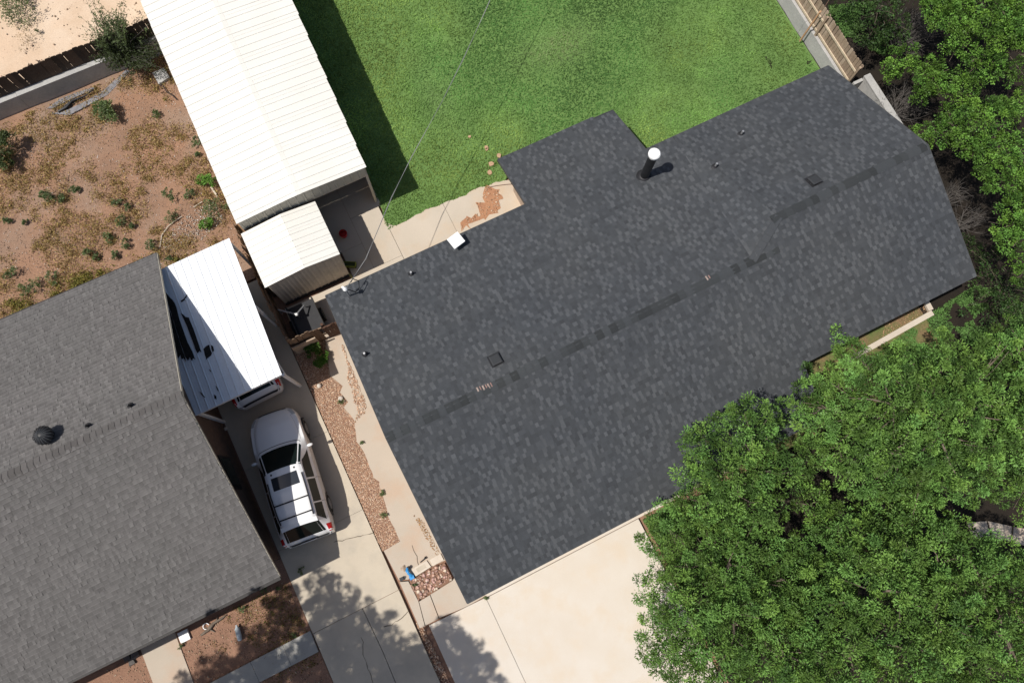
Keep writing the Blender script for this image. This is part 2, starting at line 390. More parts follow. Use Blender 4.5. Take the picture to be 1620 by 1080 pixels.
# second gravel pocket against the wall of the house, spilled on the walkway
pk = [tuple(P(*q)[:2]) for q in ((541, 540), (552, 572), (564, 600), (580, 640), (577, 652), (561, 668), (566, 650), (560, 634), (556, 615), (549, 600), (551, 580), (540, 548))]
pebbles('spilled_gravel', scatter(pk, 700), .003, .025, .08, GC, M_rock)
pk2 = [tuple(P(*q)[:2]) for q in ((655, 815), (668, 822), (690, 862), (700, 880), (690, 878), (672, 848))]
pebbles('leaf_litter', scatter(pk2, 260), .003, .02, .06, [(.42, .25, .12), (.5, .33, .18), (.33, .2, .12)], M_rock)
pk3 = jag([P(*q) for q in ((752, 320), (770, 303), (790, 297), (793, 315), (788, 335), (770, 346), (745, 356), (730, 362), (728, 352), (745, 342), (757, 340), (752, 320))], .09, .14, 3)
struct(MB().prism([tuple(q) for q in pk3], -.004, .002).build('washed_out_soil', pmat('orange_soil', (.42, .22, .12), (.34, .17, .095), 2.5, .95, .5, 20, fine=.2, fscale=30)))
pebbles('soil_clods', scatter([tuple(q) for q in pk3], 260), .006, .02, .08, [(.52, .34, .22), (.58, .45, .33), (.42, .24, .14)], M_rock)
# ------------------------------------------------------------------ grass and weeds (stuff)
gpts = scatter([(1.0, 26), (1.2, 12.0)]+pedge+[(6.2, 10.6), (10.3, 10.5), (10.4, 8.6), (19.7, 8.6), (19.7, 26)], 150000)
gx, gy = gpts[:, 0], gpts[:, 1]
lum = .52+1.5*fbm(gx, gy, 2.2)**1.3*(.5+1.0*fbm(gx+50, gy, .55))
yel = np.clip(fbm(gx+9, gy+30, 3.2)*2.4-.85, 0, 1); lum = lum*(1+.22*yel)
pq = P(880, 75); pq2 = P(690, 150); pc = np.exp(-(((gx-pq[0])/1.4)**2+((gy-pq[1])/.8)**2))*(.5+fbm(gx, gy, .3))+.45*np.exp(-(((gx-pq2[0])/.5)**2+((gy-pq2[1])/1.6)**2))
t = np.stack([lum*(.85+.55*yel), lum*(.92+.12*yel), lum*(.9+.1*yel)], 1)
t = t*(1-.55*pc[:, None])+np.array([2.7, 1.5, 2.8])*.62*pc[:, None]
keep = rng.random(len(gx)) < (.55+.6*fbm(gx+3, gy+5, .8))
gpts, t = gpts[keep], t[keep]; n = len(gpts)
c = np.column_stack([gpts, rng.random(n)*.03+.005]); nr = rng.normal(size=(n, 3))*.55; nr[:, 2] += .75
v, f = leafgeo(c, nr, .07+.06*rng.random(n), .02+.02*rng.random(n))
tag(link('lawn_grass', npmesh('lawn_grass', v, f, M_grass, t*(.8+.4*rng.random((n, 1))))), 'short green lawn grass behind the dark roofed house', 'grass', kind='stuff')
# bare orange spots in the lawn
for i, (px, py, rr) in enumerate(((769, 234, .09), (770, 237, .07), (777, 260, .11), (775, 273, .10), (789, 247, .1), (743, 217, .06))):
    q = P(px, py); b = MB(); k = 9
    b.prism([(q[0]+rr*math.cos(6.283*a/k)*random.uniform(.7, 1.2), q[1]+rr*math.sin(6.283*a/k)*random.uniform(.7, 1.2)) for a in range(k)], -.01, .046)
    struct(b.build('bare_soil_patch', pmat('tan_soil', (.46, .30, .19), (.40, .25, .15), 6, .95)))

ydpoly = [(-14, 12.9), (-6.4, 12.9), (-6.4, 12.2), (-3.75, 12.4), (-3.75, 21.7), (-14, 21.7)]
def weeds(name, poly, n, cl, mat, cols, label, hmax=.12, lw=(.05, .02)):
    cc = scatter(poly, cl); w = fbm(cc[:, 0], cc[:, 1], 1.4); cc = cc[w > np.quantile(w, .35)]
    k = rng.integers(0, len(cc), n); sp = (.05+.16*rng.random(len(cc)))[k]
    p = cc[k]+rng.normal(size=(n, 2))*sp[:, None]; p = p[inpoly(p[:, 0], p[:, 1], poly)]; k = k[:len(p)]; n = len(p)
    cols = np.array(cols); t = cols[rng.integers(0, len(cols), len(cc))][k]*(.6+.8*rng.random((n, 1)))
    nr = rng.normal(size=(n, 3)); nr[:, 2] = abs(nr[:, 2])+.3
    v, f = leafgeo(np.column_stack([p, .0+hmax*rng.random(n)**2]), nr, lw[0]*(.6+rng.random(n)), lw[1]*(.6+rng.random(n)))
    return tag(link(name, npmesh(name, v, f, mat, t)), label, 'weeds', kind='stuff')
weeds('dry_weeds', ydpoly, 42000, 1900, M_dry, [(1.2, 1.2, 1.1), (1, .95, .9), (.85, .75, .65), (.75, .6, .5), (1.2, 1.25, .9), (.9, 1.0, .65)], 'dry brown weeds scattered over the red dirt yard', .10, (.07, .025))
wg = [(-14, 12.95), (-6.4, 12.95), (-6.0, 13.2), (-8, 14.6), (-14, 14.8)]
weeds('green_weeds', wg, 9000, 110, M_dry, [(.55, .75, .35), (.75, .85, .4), (.5, .62, .35)], 'low yellow green weeds along the grey roof edge', .16, (.08, .03))
weeds('front_weeds', [(-11.3, -2), (-7.4, -2), (-7.4, 1.0), (-11.3, 1.0)], 5000, 300, M_dry, [(.7, .6, .5), (.9, .8, .6), (.5, .4, .3), (.5, .8, .35)], 'sparse dry weeds in the small front yard', .05, (.05, .02))
YC = [(.40, .28, .21), (.46, .37, .31), (.22, .14, .10), (.30, .20, .15), (.18, .12, .09)]
pebbles('yard_stones', scatter(ydpoly, 20000), -.02, .01, .045, YC+[(.7, .66, .6)], M_rock)
pebbles('white_gravel', scatter([tuple(P(*q)[:2]) for q in ((255, 380), (290, 345), (335, 315), (355, 345), (320, 380), (262, 400))], 900), -.01, .02, .07, [(.7, .67, .6), (.5, .42, .36), (.35, .25, .2)], M_rock)
pebbles('front_stones', scatter([(-14, -9), (-7.35, -9), (-7.35, 1.0), (-14, 1.0)], 9000), -.03, .015, .06, [(.36, .24, .17), (.42, .3, .2), (.22, .13, .09), (.5, .4, .3)], M_rock)
pebbles('alley_stones', scatter([(-22, 22.3), (-1, 22.3), (-1, 30), (-22, 30)], 1500), .64, .02, .09, [(.7, .58, .45), (.5, .36, .26)], M_rock)
fl = [tuple(P(*q)[:2]) for q in ((1385, 560), (1482, 488), (1545, 450), (1620, 480), (1620, 560), (1440, 600))]
def turf(name, poly, n, label, mul=1.0):
    p = scatter(poly, n); k = fbm(p[:, 0]+20, p[:, 1], .9) > .44; p = p[k]; n = len(p)
    nr = rng.normal(size=(n, 3))*.6; nr[:, 2] += .6; lu = (.6+.8*fbm(p[:, 0], p[:, 1], .6))*mul
    v, f = leafgeo(np.column_stack([p, .02+.04*rng.random(n)]), nr, .08+.07*rng.random(n), .02+.02*rng.random(n))
    return tag(link(name, npmesh(name, v, f, M_grass, np.stack([lu, lu, lu], 1))), label, 'grass', kind='stuff')
turf('turf_patch', fl, 14000, 'patchy turf between the concrete edging and the shade trees')
turf('bed_turf', [tuple(P(*q)[:2]) for q in ((1016, 822), (1062, 797), (1110, 840), (1040, 860))], 2500, 'thin turf at the corner of the pale driveway')
turf('shade_turf', [tuple(P(*q)[:2]) for q in ((1310, 10), (1420, 0), (1400, 90), (1330, 60))], 6000, 'shaded grass beyond the board fence')

# ------------------------------------------------------------------ shingled roofs
def plane3(a, b, c):
    a, b, c = map(np.array, (a, b, c)); n = np.cross(b-a, c-a); return (-n[0]/n[2], -n[1]/n[2], float(a@n)/n[2])
def zon(pl, x, y): return pl[0]*x+pl[1]*y+pl[2]

def shingle_rows(poly, pl, down, ex, seed, wlo, whi, lightf, cols, lift=.012):
    """rows of tabs on plane pl inside plan polygon; down=+1 when the eave is at high y. yields 4 corner pts + colour"""
    r = random.Random(seed); ys = [p[1] for p in poly]; y0, y1 = min(ys), max(ys)
    slope = math.hypot(pl[0], pl[1]); dy = ex/math.sqrt(1+slope*slope); n = int(math.ceil((y1-y0)/dy)); out = []
    for i in range(n):
        ya = (y1-i*dy) if down > 0 else (y0+i*dy); yb = max(ya-dy, y0) if down > 0 else min(ya+dy, y1)
        ym = (ya+yb)/2; xs = []
        for k in range(len(poly)):
            (xa, q1), (xb, q2) = poly[k][:2], poly[(k+1) % len(poly)][:2]
            if (q1 > ym) != (q2 > ym): xs.append(xa+(xb-xa)*(ym-q1)/(q2-q1))
        xs.sort()
        for a, b in zip(xs[::2], xs[1::2]):
            x = a-r.random()*.2; last = False; rowk = r.uniform(.96, 1.04)
            while x < b:
                w = r.uniform(wlo, whi); xa, xb = max(a, x), min(b, x+w)
                if xb-xa > .02:
                    lf = lightf*(.35+1.3*float(fbm(xa, ym, .9)))
                    col = cols[1] if (not last and r.random() < lf) else cols[0]; last = col is cols[1]
                    if r.random() < .12: col = cols[2]
                    kf = r.uniform(.88, 1.12)*rowk; up = lift*r.uniform(.5, 1.3)+(.009 if col is cols[1] else 0)
                    out.append((xa, xb, ya, yb, up, tuple(q*kf for q in col)))
                x += w
    return out
def tab_geo(mb, t, pl, edge_gain=0):
    xa, xb, ya, yb, up, col = t; z = lambda x, y: zon(pl, x, y)
    v = [(xa, ya, z(xa, ya)), (xb, ya, z(xb, ya)), (xb, yb, z(xb, yb)), (xa, yb, z(xa, yb)),
         (xa, ya, z(xa, ya)+up), (xb, ya, z(xb, ya)+up), (xb, yb, z(xb, yb)+.003), (xa, yb, z(xa, yb)+.003)]
    top = (4, 5, 6, 7) if yb > ya else (7, 6, 5, 4)
    dk = tuple(q*.85 for q in col)
    if edge_gain:
        yw = ya+(yb-ya)*.2; v[4:4] = []; zw = up+.001; lt = tuple(q*edge_gain for q in col)
        mb.add([(xa, ya, z(xa, ya)+zw), (xb, ya, z(xb, ya)+zw), (xb, yw, z(xb, yw)+zw*.8), (xa, yw, z(xa, yw)+zw*.8)], [(0, 1, 2, 3) if yb > ya else (3, 2, 1, 0)], lt)  # lower fifth of each tab coloured lighter
    mb.add(v, [top], col); mb.add(v, [(0, 1, 5, 4), (1, 2, 6, 5), (3, 0, 4, 7)], dk)

MC = [(.052, .0555, .0605), (.0725, .0765, .082), (.0465, .0495, .054)]
E1, E2, U0, U1, UM = -2.25, 8.84, -1.92, 18.2, 11.3
ZE, ZR = 2.75, 4.55
sf = (ZR-ZE)/(3.3-E1)
V2, VR2 = -.35, 4.17; Z2 = ZE+sf*(V2-E1); ZR2 = ZR+sf*(VR2-3.3)
A3, B3, C3 = (11.0, 3.3, ZR), (12.4, VR2, ZR2), (11.6, E2, ZE)
plF = plane3((U0, E1, ZE), (UM, E1, ZE), (U0, 3.3, ZR))
plRL = plane3((U0, E2, ZE), (5, E2, ZE), (U0, 3.3, ZR))
plT = plane3(A3, B3, C3)
plRR = plane3((13, E2, ZE), (18, E2, ZE), (13, VR2, ZR2))
ZB = zon(plRL, 0, 11.1)
planes = [
    ([(U0, E1), (UM, E1), (UM, V2), (U1, V2), (U1, VR2), (12.4, VR2), (11.0, 3.3), (U0, 3.3)], plF, -1),
    ([(U0, E2), (5.68, E2), (5.70, 11.1), (10.42, 11.02), (10.48, E2), (11.6, E2), (11.0, 3.3), (U0, 3.3)], plRL, 1),
    ([(11.0, 3.3), (12.4, VR2), (11.6, E2)], plT, 1),
    ([(11.6, E2), (U1, E2), (U1, VR2), (12.4, VR2)], plRR, 1)]
house = thing('house', 'long low house with charcoal shingle roof and black flue, centre of the picture', 'house', (8, 3, 0))
deck = MB()
for poly, pl, dn in planes: deck.prism([p[:2] for p in poly], lambda p, pl=pl: zon(pl, *p[:2])-.16, lambda p, pl=pl: zon(pl, *p[:2]))
roof = deck.build('roof', M_under, house)
rest = MB(); near = []
alltabs = []
for i, (poly, pl, dn) in enumerate(planes):
    for tb in shingle_rows(poly, pl, dn, .140, 11+i, .075, .155, .42, MC): alltabs.append((tb, pl))
alltabs.sort(key=lambda q: (q[0][0]-0.5)**2+(q[0][2]+.5)**2)
for k, (tb, pl) in enumerate(alltabs):
    if k < 300:
        b = MB(); tab_geo(b, tb, pl); b.build('shingle', M_shing, roof)
    else: tab_geo(rest, tb, pl)
rest.build('shingle_field', M_shing, roof)['kind'] = 'stuff'
# ridge cap pieces
def ridge_caps(x0, x1, y, z, sa, sb, roof, mat, cols, seed, pat=None, w=.15, slope=(0, 0), L_=.26, light=True):
    r = random.Random(seed); x = x0; meshes = []
    for ci, col in enumerate(cols):
        b = MB(); h = .018
        b.add([(0, -w, -w*sa+.006), (L_, -w, -w*sa+h), (L_, 0, h+.012), (0, 0, .012), (0, w, -w*sb+.006), (L_, w, -w*sb+h),
               (0, -w, -w*sa-.01), (L_, -w, -w*sa-.01), (0, w, -w*sb-.01), (L_, w, -w*sb-.01)],
              [(0, 1, 2, 3), (3, 2, 5, 4), (6, 7, 1, 0), (9, 8, 4, 5), (7, 9, 5, 2, 1), (8, 6, 0, 3, 4)], col)
        meshes.append(b.mesh('ridge_cap', mat))
    i = 0
    while x+L_*.5 < x1:
        k = r.choices(range(len(cols)), weights=[.30, .22, .33, .15])[0]
        o = bpy.data.objects.new('ridge_cap', meshes[k]); COL.objects.link(o); o.parent = roof; t = (x-x0)/max(x1-x0, .01)
        o.location = (x, y+slope[0]*t, z+slope[1]*t); x += L_-.012; i += 1
CC = [(.037, .040, .042), (.042, .0455, .048), (.050, .054, .058), (.031, .0335, .035)]
ridge_caps(U0, 11.85, 3.3, ZR+.008, sf, sf, roof, M_shing, CC, 3)
ridge_caps(12.15, U1, VR2, ZR2+.008, sf, (ZR2-ZE)/(E2-VR2), roof, M_shing, CC, 4)
b = MB(); d = np.array(B3)-np.array(A3)
for i in range(7):
    a = np.array(A3)+d*i/7; e = d/7*.98; p_ = np.array([-d[1], d[0], 0])/math.hypot(d[0], d[1])*.13
    b.obox(a-p_+np.array([0, 0, -.03]), e, 2*p_, (0, 0, .045), MC[0])
b.build('hip_cap', M_shing, roof)
# torn caps showing bare wood
for px, py in ((760, 616), (769, 613), (777, 610), (1122, 440)):
    q = PP(px, py, plRL); b = MB()
    b.obox(q+np.array([-.1, -.06, .03]), (.05, 0, 0), (0, .17, -.03), (0, 0, .012), (.34, .27, .24)); b.obox(q+np.array([0, -.05, .03]), (.035, 0, 0), (0, .15, -.03), (0, 0, .012), (.28, .18, .16))
    b.build('lifted_cap', M_wood, roof)
# drip edge / fascia
b = MB(); e_ = .02
def edge_strip(b, p, q, h, t=.03, top=.004):
    p, q = np.array(p, float), np.array(q, float); d = (q-p)[:2]; nrm = np.array([d[1], -d[0], 0])/np.linalg.norm(d)*t
    b.obox(p+np.array([0, 0, -h+top]), q-p, nrm, (0, 0, h))
fas = MB()
for p, q in (((U0, E1, ZE), (UM, E1, ZE)), ((UM, V2, Z2), (U1, V2, Z2)), ((U1, V2, Z2), (U1, VR2, ZR2)), ((U1, VR2, ZR2), (U1, E2, ZE)), ((U1, E2, ZE), (10.5, E2, ZE)),
             ((10.48, E2, ZE), (10.42, 11.02, ZB)), ((10.42, 11.02, ZB), (5.70, 11.1, ZB)), ((5.70, 11.1, ZB), (5.68, E2, ZE)), ((5.68, E2, ZE), (U0, E2, ZE)), ((U0, E2, ZE), (U0, 3.3, ZR)), ((U0, 3.3, ZR), (U0, E1, ZE))):
    edge_strip(fas, p, q, .15, .02, .006)
fas.build('fascia', pmat('dark_fascia', (.06, .06, .06), rough=.6), house)
w = MB()
w.box(-1.35, 10.8, -1.75, 8.35, -.1, 2.62); w.box(10.8, 17.7, .15, 8.35, -.1, 2.64); w.box(6.1, 10.1, 8.35, 10.5, -.1, 2.0)
w.prism([(-1.35, 0), (-1.34, 0)], 0, 0) if False else None
for x in (-1.35, 17.6):   # gable triangles
    yr = 3.3 if x < 0 else VR2; zr = (ZR if x < 0 else ZR2)-.2
    w.add([(x, -1.7 if x < 0 else .2, 2.62), (x, 8.3, 2.62), (x, yr, zr), (x+.1, -1.7 if x < 0 else .2, 2.62), (x+.1, 8.3, 2.62), (x+.1, yr, zr)], [(0, 2, 1), (3, 4, 5), (0, 1, 4, 3), (1, 2, 5, 4), (2, 0, 3, 5)])
w.build('wall', M_brick, house)
gd = MB().box(-.9, 4.0, -1.79, -1.752, .04, 2.15).build('garage_door', M_white, house)
for i in range(4): MB().box(-.86, 3.96, -1.81, -1.792, .08+i*.52, .55+i*.52).build('door_panel', M_white, gd)

def on_roof(px, py, pl): return PP(px, py, pl)
# flue
q = on_roof(1019, 279, plRL); ft = 4.86
fl_ = MB().lathe([(.15, -.2), (.15, ft-q[2]-.18)], q, 20).build('flue', M_flue, house, 40)
MB().lathe([(.28, -.05), (.22, .03), (.185, .07), (.16, .08)], q+np.array([0, 0, .03]), 20).build('flue_flashing', M_black, fl_, 40)
MB().lathe([(.17, ft-q[2]-.19), (.19, ft-q[2]-.10), (.205, ft-q[2]-.09), (.205, ft-q[2]-.02), (.17, ft-q[2]+.02), (.02, ft-q[2]+.04)], q, 24).build('flue_cap', M_white, fl_, 30)
# pipe vents
for px, py, pl in ((651, 434, plRL), (578, 561, plRL), (1172, 213, plRR), (1131, 264, plRR)):
    q = on_roof(px, py, pl)
    vp = MB().lathe([(.035, -.05), (.035, .26)], q, 12).build('vent_pipe', M_steel, house, 40)
    MB().lathe([(.12, -.03), (.115, .012), (.055, .05), (.045, .08)], q, 16).build('pipe_boot', M_black, vp, 40)
# square vents
for px, py, pl in ((784, 569, plRL), (1287, 286, plRR)):
    q = on_roof(px, py, pl); b = MB(); s_ = .17; z = lambda x, y: zon(pl, q[0]+x, q[1]+y)
    sv = MB().add([(q[0]+x*s_*1.25, q[1]+y*s_*1.25, z(x*s_*1.25, y*s_*1.25)+zz) for zz in (.0, .022) for x, y in ((-1, -1), (1, -1), (1, 1), (-1, 1))],
                 [(3, 2, 1, 0), (4, 5, 6, 7), (0, 1, 5, 4), (1, 2, 6, 5), (2, 3, 7, 6), (3, 0, 4, 7)]).build('roof_vent', M_black, house)
    hd = MB().add([(q[0]+x*s_*k, q[1]+y*s_*k, z(x*s_*k, y*s_*k)+zz) for zz, k in ((.02, .9), (.11, 1.0), (.13, .78)) for x, y in ((-1, -1), (1, -1), (1, 1), (-1, 1))],
                 [(0, 1, 5, 4), (1, 2, 6, 5), (2, 3, 7, 6), (3, 0, 4, 7), (4, 5, 9, 8), (5, 6, 10, 9), (6, 7, 11, 10), (7, 4, 8, 11), (8, 9, 10, 11)])
    hd.build('vent_hood', pmat('charcoal_vent', (.035, .037, .04), rough=.6), sv)
# white vent box over the eave
q = PP(727, 386, plRL); wv = MB().obox(q+np.array([-.27, -.22, .34]), (.44, .1, 0), (-.09, .42, .0), (0, 0, .06)).build('white_vent_cover', M_white, house)
MB().lathe([(.09, -.1), (.09, .34)], q+np.array([-.1, .02, 0]), 14).build('vent_stem', M_steel, wv, 40)
# service mast and cable
q = PP(553, 468, plRL); mx = q
ms_ = thing('service_mast', 'grey service mast with black cable loop at the rear left roof corner', 'electric mast', mx)
MB().tube([mx+np.array([0, 0, -.1]), mx+np.array([0, 0, .75])], .028, 10).build('mast_pipe', M_steel, ms_, 40)
MB().lathe([(.03, .0), (.07, .03), (.075, .1), (.03, .16)], mx+np.array([0, 0, .73]), 14).build('weatherhead', M_white, ms_, 40)
top = mx+np.array([0, 0, .82])
MB().tube([top, top+np.array([.12, -.05, -.15]), top+np.array([.25, -.1, -.42]), top+np.array([.42, .02, -.5]), top+np.array([.5, .2, -.38]), top+np.array([.36, .3, -.25]), top+np.array([.25, .2, -.2])], .017, 7).build('cable_loop', M_black, ms_, 60)
MB().lathe([(.04, -.04), (.05, 0), (.04, .05)], mx+np.array([-.05, .12, .7]), 10).build('insulator', M_white, ms_, 40)
wp = [mx+np.array([0, .03, .66])]+[P(*a) for a in ((578, 410, 3.25), (592, 378, 3.12), (620, 312, 3.12), (650, 250, 3.2), (700, 160, 3.28), (735, 90, 3.38), (770, 12, 3.52), (800, -60, 3.75))]
dl = (wp[-1]-wp[-2]); wp.append(wp[-1]+dl*4+np.array([0, 0, .8]))
sw_ = thing('overhead_wire', 'thin grey overhead wire crossing the lawn to the service mast', 'wire', wp[0])
MB().tube(wp, .0085, 6).build('cable', pmat('grey_cable', (.24, .24, .24), rough=.6), sw_, 60)
tw = [np.array(p)+np.array([.02*math.sin(i*2.1), .02*math.cos(i*2.1), .012]) for i, p in enumerate(wp)]
MB().tube(tw, .006, 5).build('neutral_strand', pmat('grey_cable', (1, 1, 1)), sw_, 60)

# ------------------------------------------------------------------ neighbour's house
NC = [(.110, .107, .1055), (.123, .120, .118), (.101, .098, .0965)]
nb = thing('neighbour_house', 'house with brown grey shingle roof and turbine vent at the left edge', 'house', (-12, 7, 0))
NR, NM, NF = (-6.47, 12.75, 2.7), (-6.72, 6.97, 5.3), (-6.84, 1.10, 2.7)
NXL = -19.5
npR = plane3((NXL, 12.88, 2.7), NR, (NXL, 6.99, 5.3)); npF = plane3((NXL, 1.16, 2.7), NF, (NXL, 6.99, 5.3))
nplanes = [([(NXL, 12.88), NR[:2], NM[:2], (NXL, 6.99)], npR, 1), ([(NXL, 1.16), NF[:2], NM[:2], (NXL, 6.99)], npF, -1)]
deck = MB()
for poly, pl, dn in nplanes: deck.prism(list(poly), lambda p, pl=pl: zon(pl, *p[:2])-.14, lambda p, pl=pl: zon(pl, *p[:2]))
nroof = deck.build('roof', M_under2, nb)
b = MB(); tabs = []
for i, (poly, pl, dn) in enumerate(nplanes):
    for tb in shingle_rows(poly, pl, dn, .140, 31+i, .06, .125, .35, NC, .02): tabs.append((tb, pl))
tabs.sort(key=lambda q: (q[0][0]+7)**2+(q[0][2]-2.)**2)
for k, (tb, pl) in enumerate(tabs):
    if k < 300:
        s1 = MB(); tab_geo(s1, tb, pl, 1.22); s1.build('shingle', M_shing2, nroof)
    else: tab_geo(b, tb, pl, 1.22)
b.build('shingle_field', M_shing2, nroof)['kind'] = 'stuff'
NCC = [(.098, .094, .092), (.106, .102, .100), (.088, .084, .082), (.112, .107, .105)]
ridge_caps(NXL, -6.75, 6.985, 5.31, .44, .44, nroof, M_shing2, NCC, 8, L_=.2, w=.16)
fs = MB(); edge_strip(fs, NF, NM, .12, .02); edge_strip(fs, NM, NR, .12, .02); fs.build('rake_board', M_rake, nb)
gt = MB(); edge_strip(gt, (NXL, 1.16, 2.7), NF, .13, .1, -.01); gt.build('gutter', M_dark, nb); gt = MB(); edge_strip(gt, NR, (NXL, 12.88, 2.7), .13, .03); gt.build('gutter', M_dark, nb)
w = MB(); w.box(NXL+.3, -7.35, 1.75, 12.2, -.1, 2.6)
w.add([(-7.35, 1.75, 2.6), (-7.35, 12.2, 2.6), (-7.35, 6.97, 4.95), (-7.5, 1.75, 2.6), (-7.5, 12.2, 2.6), (-7.5, 6.97, 4.95)], [(0, 1, 2), (3, 5, 4), (0, 2, 5, 3), (1, 4, 5, 2)])
w.build('wall', M_brown, nb)
nw = MB().box(-7.348, -7.31, 4.4, 5.6, 1.0, 2.1).build('window', M_dark, nb); MB().box(-7.309, -7.295, 4.5, 5.5, 1.1, 2.0).build('pane', M_carglass, nw)
# turbine vent
q = PP(78, 690, npR); tv = MB().lathe([(.20, -.12), (.16, .06), (.16, .16)], q, 18).build('turbine_vent', M_black, nb, 40)
MB().lathe([(.16, .14), (.23, .20), (.27, .30), (.25, .40), (.17, .48), (.05, .52)], q, 22).build('turbine_dome', M_black, tv, 50)
for k in range(18):
    a = 6.283*k/18; b = MB()
    pr = [(.17, .15), (.245, .2), (.285, .3), (.262, .41), (.18, .495), (.06, .53)]
    b.tube([q+np.array([r_*math.cos(a+.25*h), r_*math.sin(a+.25*h), h]) for r_, h in pr], .009, 4); b.build('turbine_fin', pmat('fin_grey', (.09, .095, .1), rough=.5), tv)
for px, py in ((140, 674), (207, 642)):
    q = PP(px, py, npR); vp = MB().lathe([(.035, -.05), (.035, .25)], q, 12).build('vent_pipe', M_black, nb, 40)
    MB().lathe([(.11, -.03), (.105, .012), (.055, .05), (.045, .08)], q, 16).build('pipe_boot', M_black, vp, 40)

# ------------------------------------------------------------------ white carport beside the neighbour's house
CPZ = 2.72
cp = thing('carport', 'white ribbed metal carport with black peeling patches, beside the grey roof', 'carport', (-5.6, 9.5, 0))
cx0, cx1 = -7.2, -4.05; cy0, cy1 = 6.99, 12.16
npan = 12; pw = (cx1-cx0)/npan
def cpz(x): return CPZ-.035*(cx1-x)
cps = []
for i in range(npan):
    x0 = cx0+i*pw; x1 = x0+pw; sl_ = -.045*(0)
    prof = [(x0, 0), (x0+.010, .028), (x0+.03, .028), (x0+.040, .006), (x0+pw*.36, .006), (x0+pw*.38, .009), (x0+pw*.42, .009), (x0+pw*.44, .006), (x0+pw*.7, .006), (x0+pw*.72, .009), (x0+pw*.76, .009), (x0+pw*.78, .006), (x1-.003, .006), (x1-.003, 0)]
    sk = lambda y: -.045*(12.16-y)   # the long sides lean a little, as measured
    v = [(x+sk(y), y, cpz(x)+h+.02*(y-cy0)/5) for y in (cy0, cy1) for x, h in prof]; k = len(prof)
    b = MB().add(v, [tuple(range(k)), tuple(range(2*k-1, k-1, -1))]+[(j, j+k, (j+1) % k+k, (j+1) % k) for j in range(k)])
    cps.append(b.build('roof_panel', M_metalw2, cp))
bm_ = MB()
bm_.box(cx0-.2, cx1-.3, cy0+.03, cy0+.11, CPZ-.30, CPZ-.14); bm_.build('beam', M_white, cp)
MB().box(cx0, cx1-.05, cy1-.15, cy1-.07, CPZ-.30, CPZ-.14).build('beam', M_white, cp)
for x, y in ((cx1-.30, cy0+.02), (cx1-.12, cy1-.14), (cx0-.12, cy0+.02), (cx1-.2, 9.5)):
    MB().box(x, x+.09, y, y+.09, -.02, CPZ-.29 if y != 9.5 else CPZ-.05).build('post', M_white, cp)
for i in range(2):
    b = MB(); b.tube([(cx1-.26, cy0+.1+4.9*i, 1.95), (cx1-.26, cy0+.6+3.9*i, CPZ-.2)], .03, 6); b.build('brace', M_white, cp)
# peeled patches: black strips lying between the ribs
def patch(pxs, z=CPZ):
    pts = [P(a, b_, 2.66) for a, b_ in pxs]; b = MB()
    b.prism([tuple(p[:2]) for p in pts], lambda p: cpz(p[0])+.0075+.02*(p[1]-cy0)/5, lambda p: cpz(p[0])+.043+.02*(p[1]-cy0)/5)
    return b.build('peeled_patch', M_tar, cp)
def zz(px, py): return (250+px/4, 380+py/4)
for pl_ in ([(50, 330), (62, 345), (78, 365), (90, 375), (105, 395), (118, 430), (135, 500), (160, 570), (185, 640), (215, 700), (235, 752), (222, 745), (214, 762), (200, 740), (190, 760), (172, 735), (160, 700), (140, 640), (115, 560), (90, 480), (66, 400)],
            [(72, 440), (95, 510), (120, 590), (145, 670), (170, 740), (176, 765), (160, 742), (150, 752), (140, 722), (128, 745), (118, 700), (108, 660), (95, 580), (84, 510)],
            [(146, 462), (160, 470), (175, 486), (196, 490), (205, 515), (225, 560), (245, 620), (262, 670), (275, 708), (262, 700), (250, 714), (238, 690), (226, 655), (205, 600), (185, 545), (165, 500)],
            [(290, 688), (305, 672), (325, 662), (332, 690), (342, 715), (335, 730), (322, 738), (308, 754), (298, 725)],
            [(338, 664), (350, 672), (356, 700), (348, 708), (340, 690)], [(355, 975), (368, 985), (370, 1005), (358, 1000)], [(366, 920), (378, 935), (384, 955), (378, 950)], [(325, 815), (335, 825), (333, 832)],
            [(262, 955), (280, 970), (298, 993), (294, 994), (276, 976)], [(145, 385), (165, 372), (186, 345), (180, 362), (168, 380), (150, 392)]):
    patch([zz(*q_) for q_ in pl_])

# ------------------------------------------------------------------ ribbed metal sheds
def rib_panel(b, p0, along, across, wdt, ribs, h=.024, rw=.016, th=.012):
    """sheet from p0: 'along' is the slope vector, ribs run with it; width along 'across' unit"""
    p0, al, ac = np.array(p0, float), np.array(along, float), np.array(across, float); up = np.cross(ac, al); up = up/np.linalg.norm(up)
    if up[2] < 0 or (abs(up[2]) < .1 and up[1] > 0): up = -up
    prof = [(0, 0), (0, th)]
    for k in range(ribs):
        c_ = wdt*(k+.5)/ribs; prof += [(c_-rw*1.6, th), (c_-rw*.7, th+h), (c_+rw*.7, th+h), (c_+rw*1.6, th)]
    prof += [(wdt-.003, th), (wdt-.003, 0)]; k = len(prof)
    v = [p0+ac*x+up*y for x, y in prof]+[p0+al+ac*x+up*y for x, y in prof]
    b.add(v, [tuple(range(k)), tuple(range(2*k-1, k-1, -1))]+[(j, j+k, (j+1) % k+k, (j+1) % k) for j in range(k)]); return b
ba = thing('metal_barn', 'long cream ribbed metal outbuilding beside the lawn', 'outbuilding', (-1, 17, 0))
yb0, yb1, zEa, zRi = 12.33, 24.4, 3.13, 3.30
xl = lambda y: -3.58+.012*(y-yb0); xr = lambda y: 1.22+.049*(y-yb0)*.75; xm = lambda y: (xl(y)+xr(y))/2-.15
n_ = 13; dy_ = (yb1-yb0)/n_
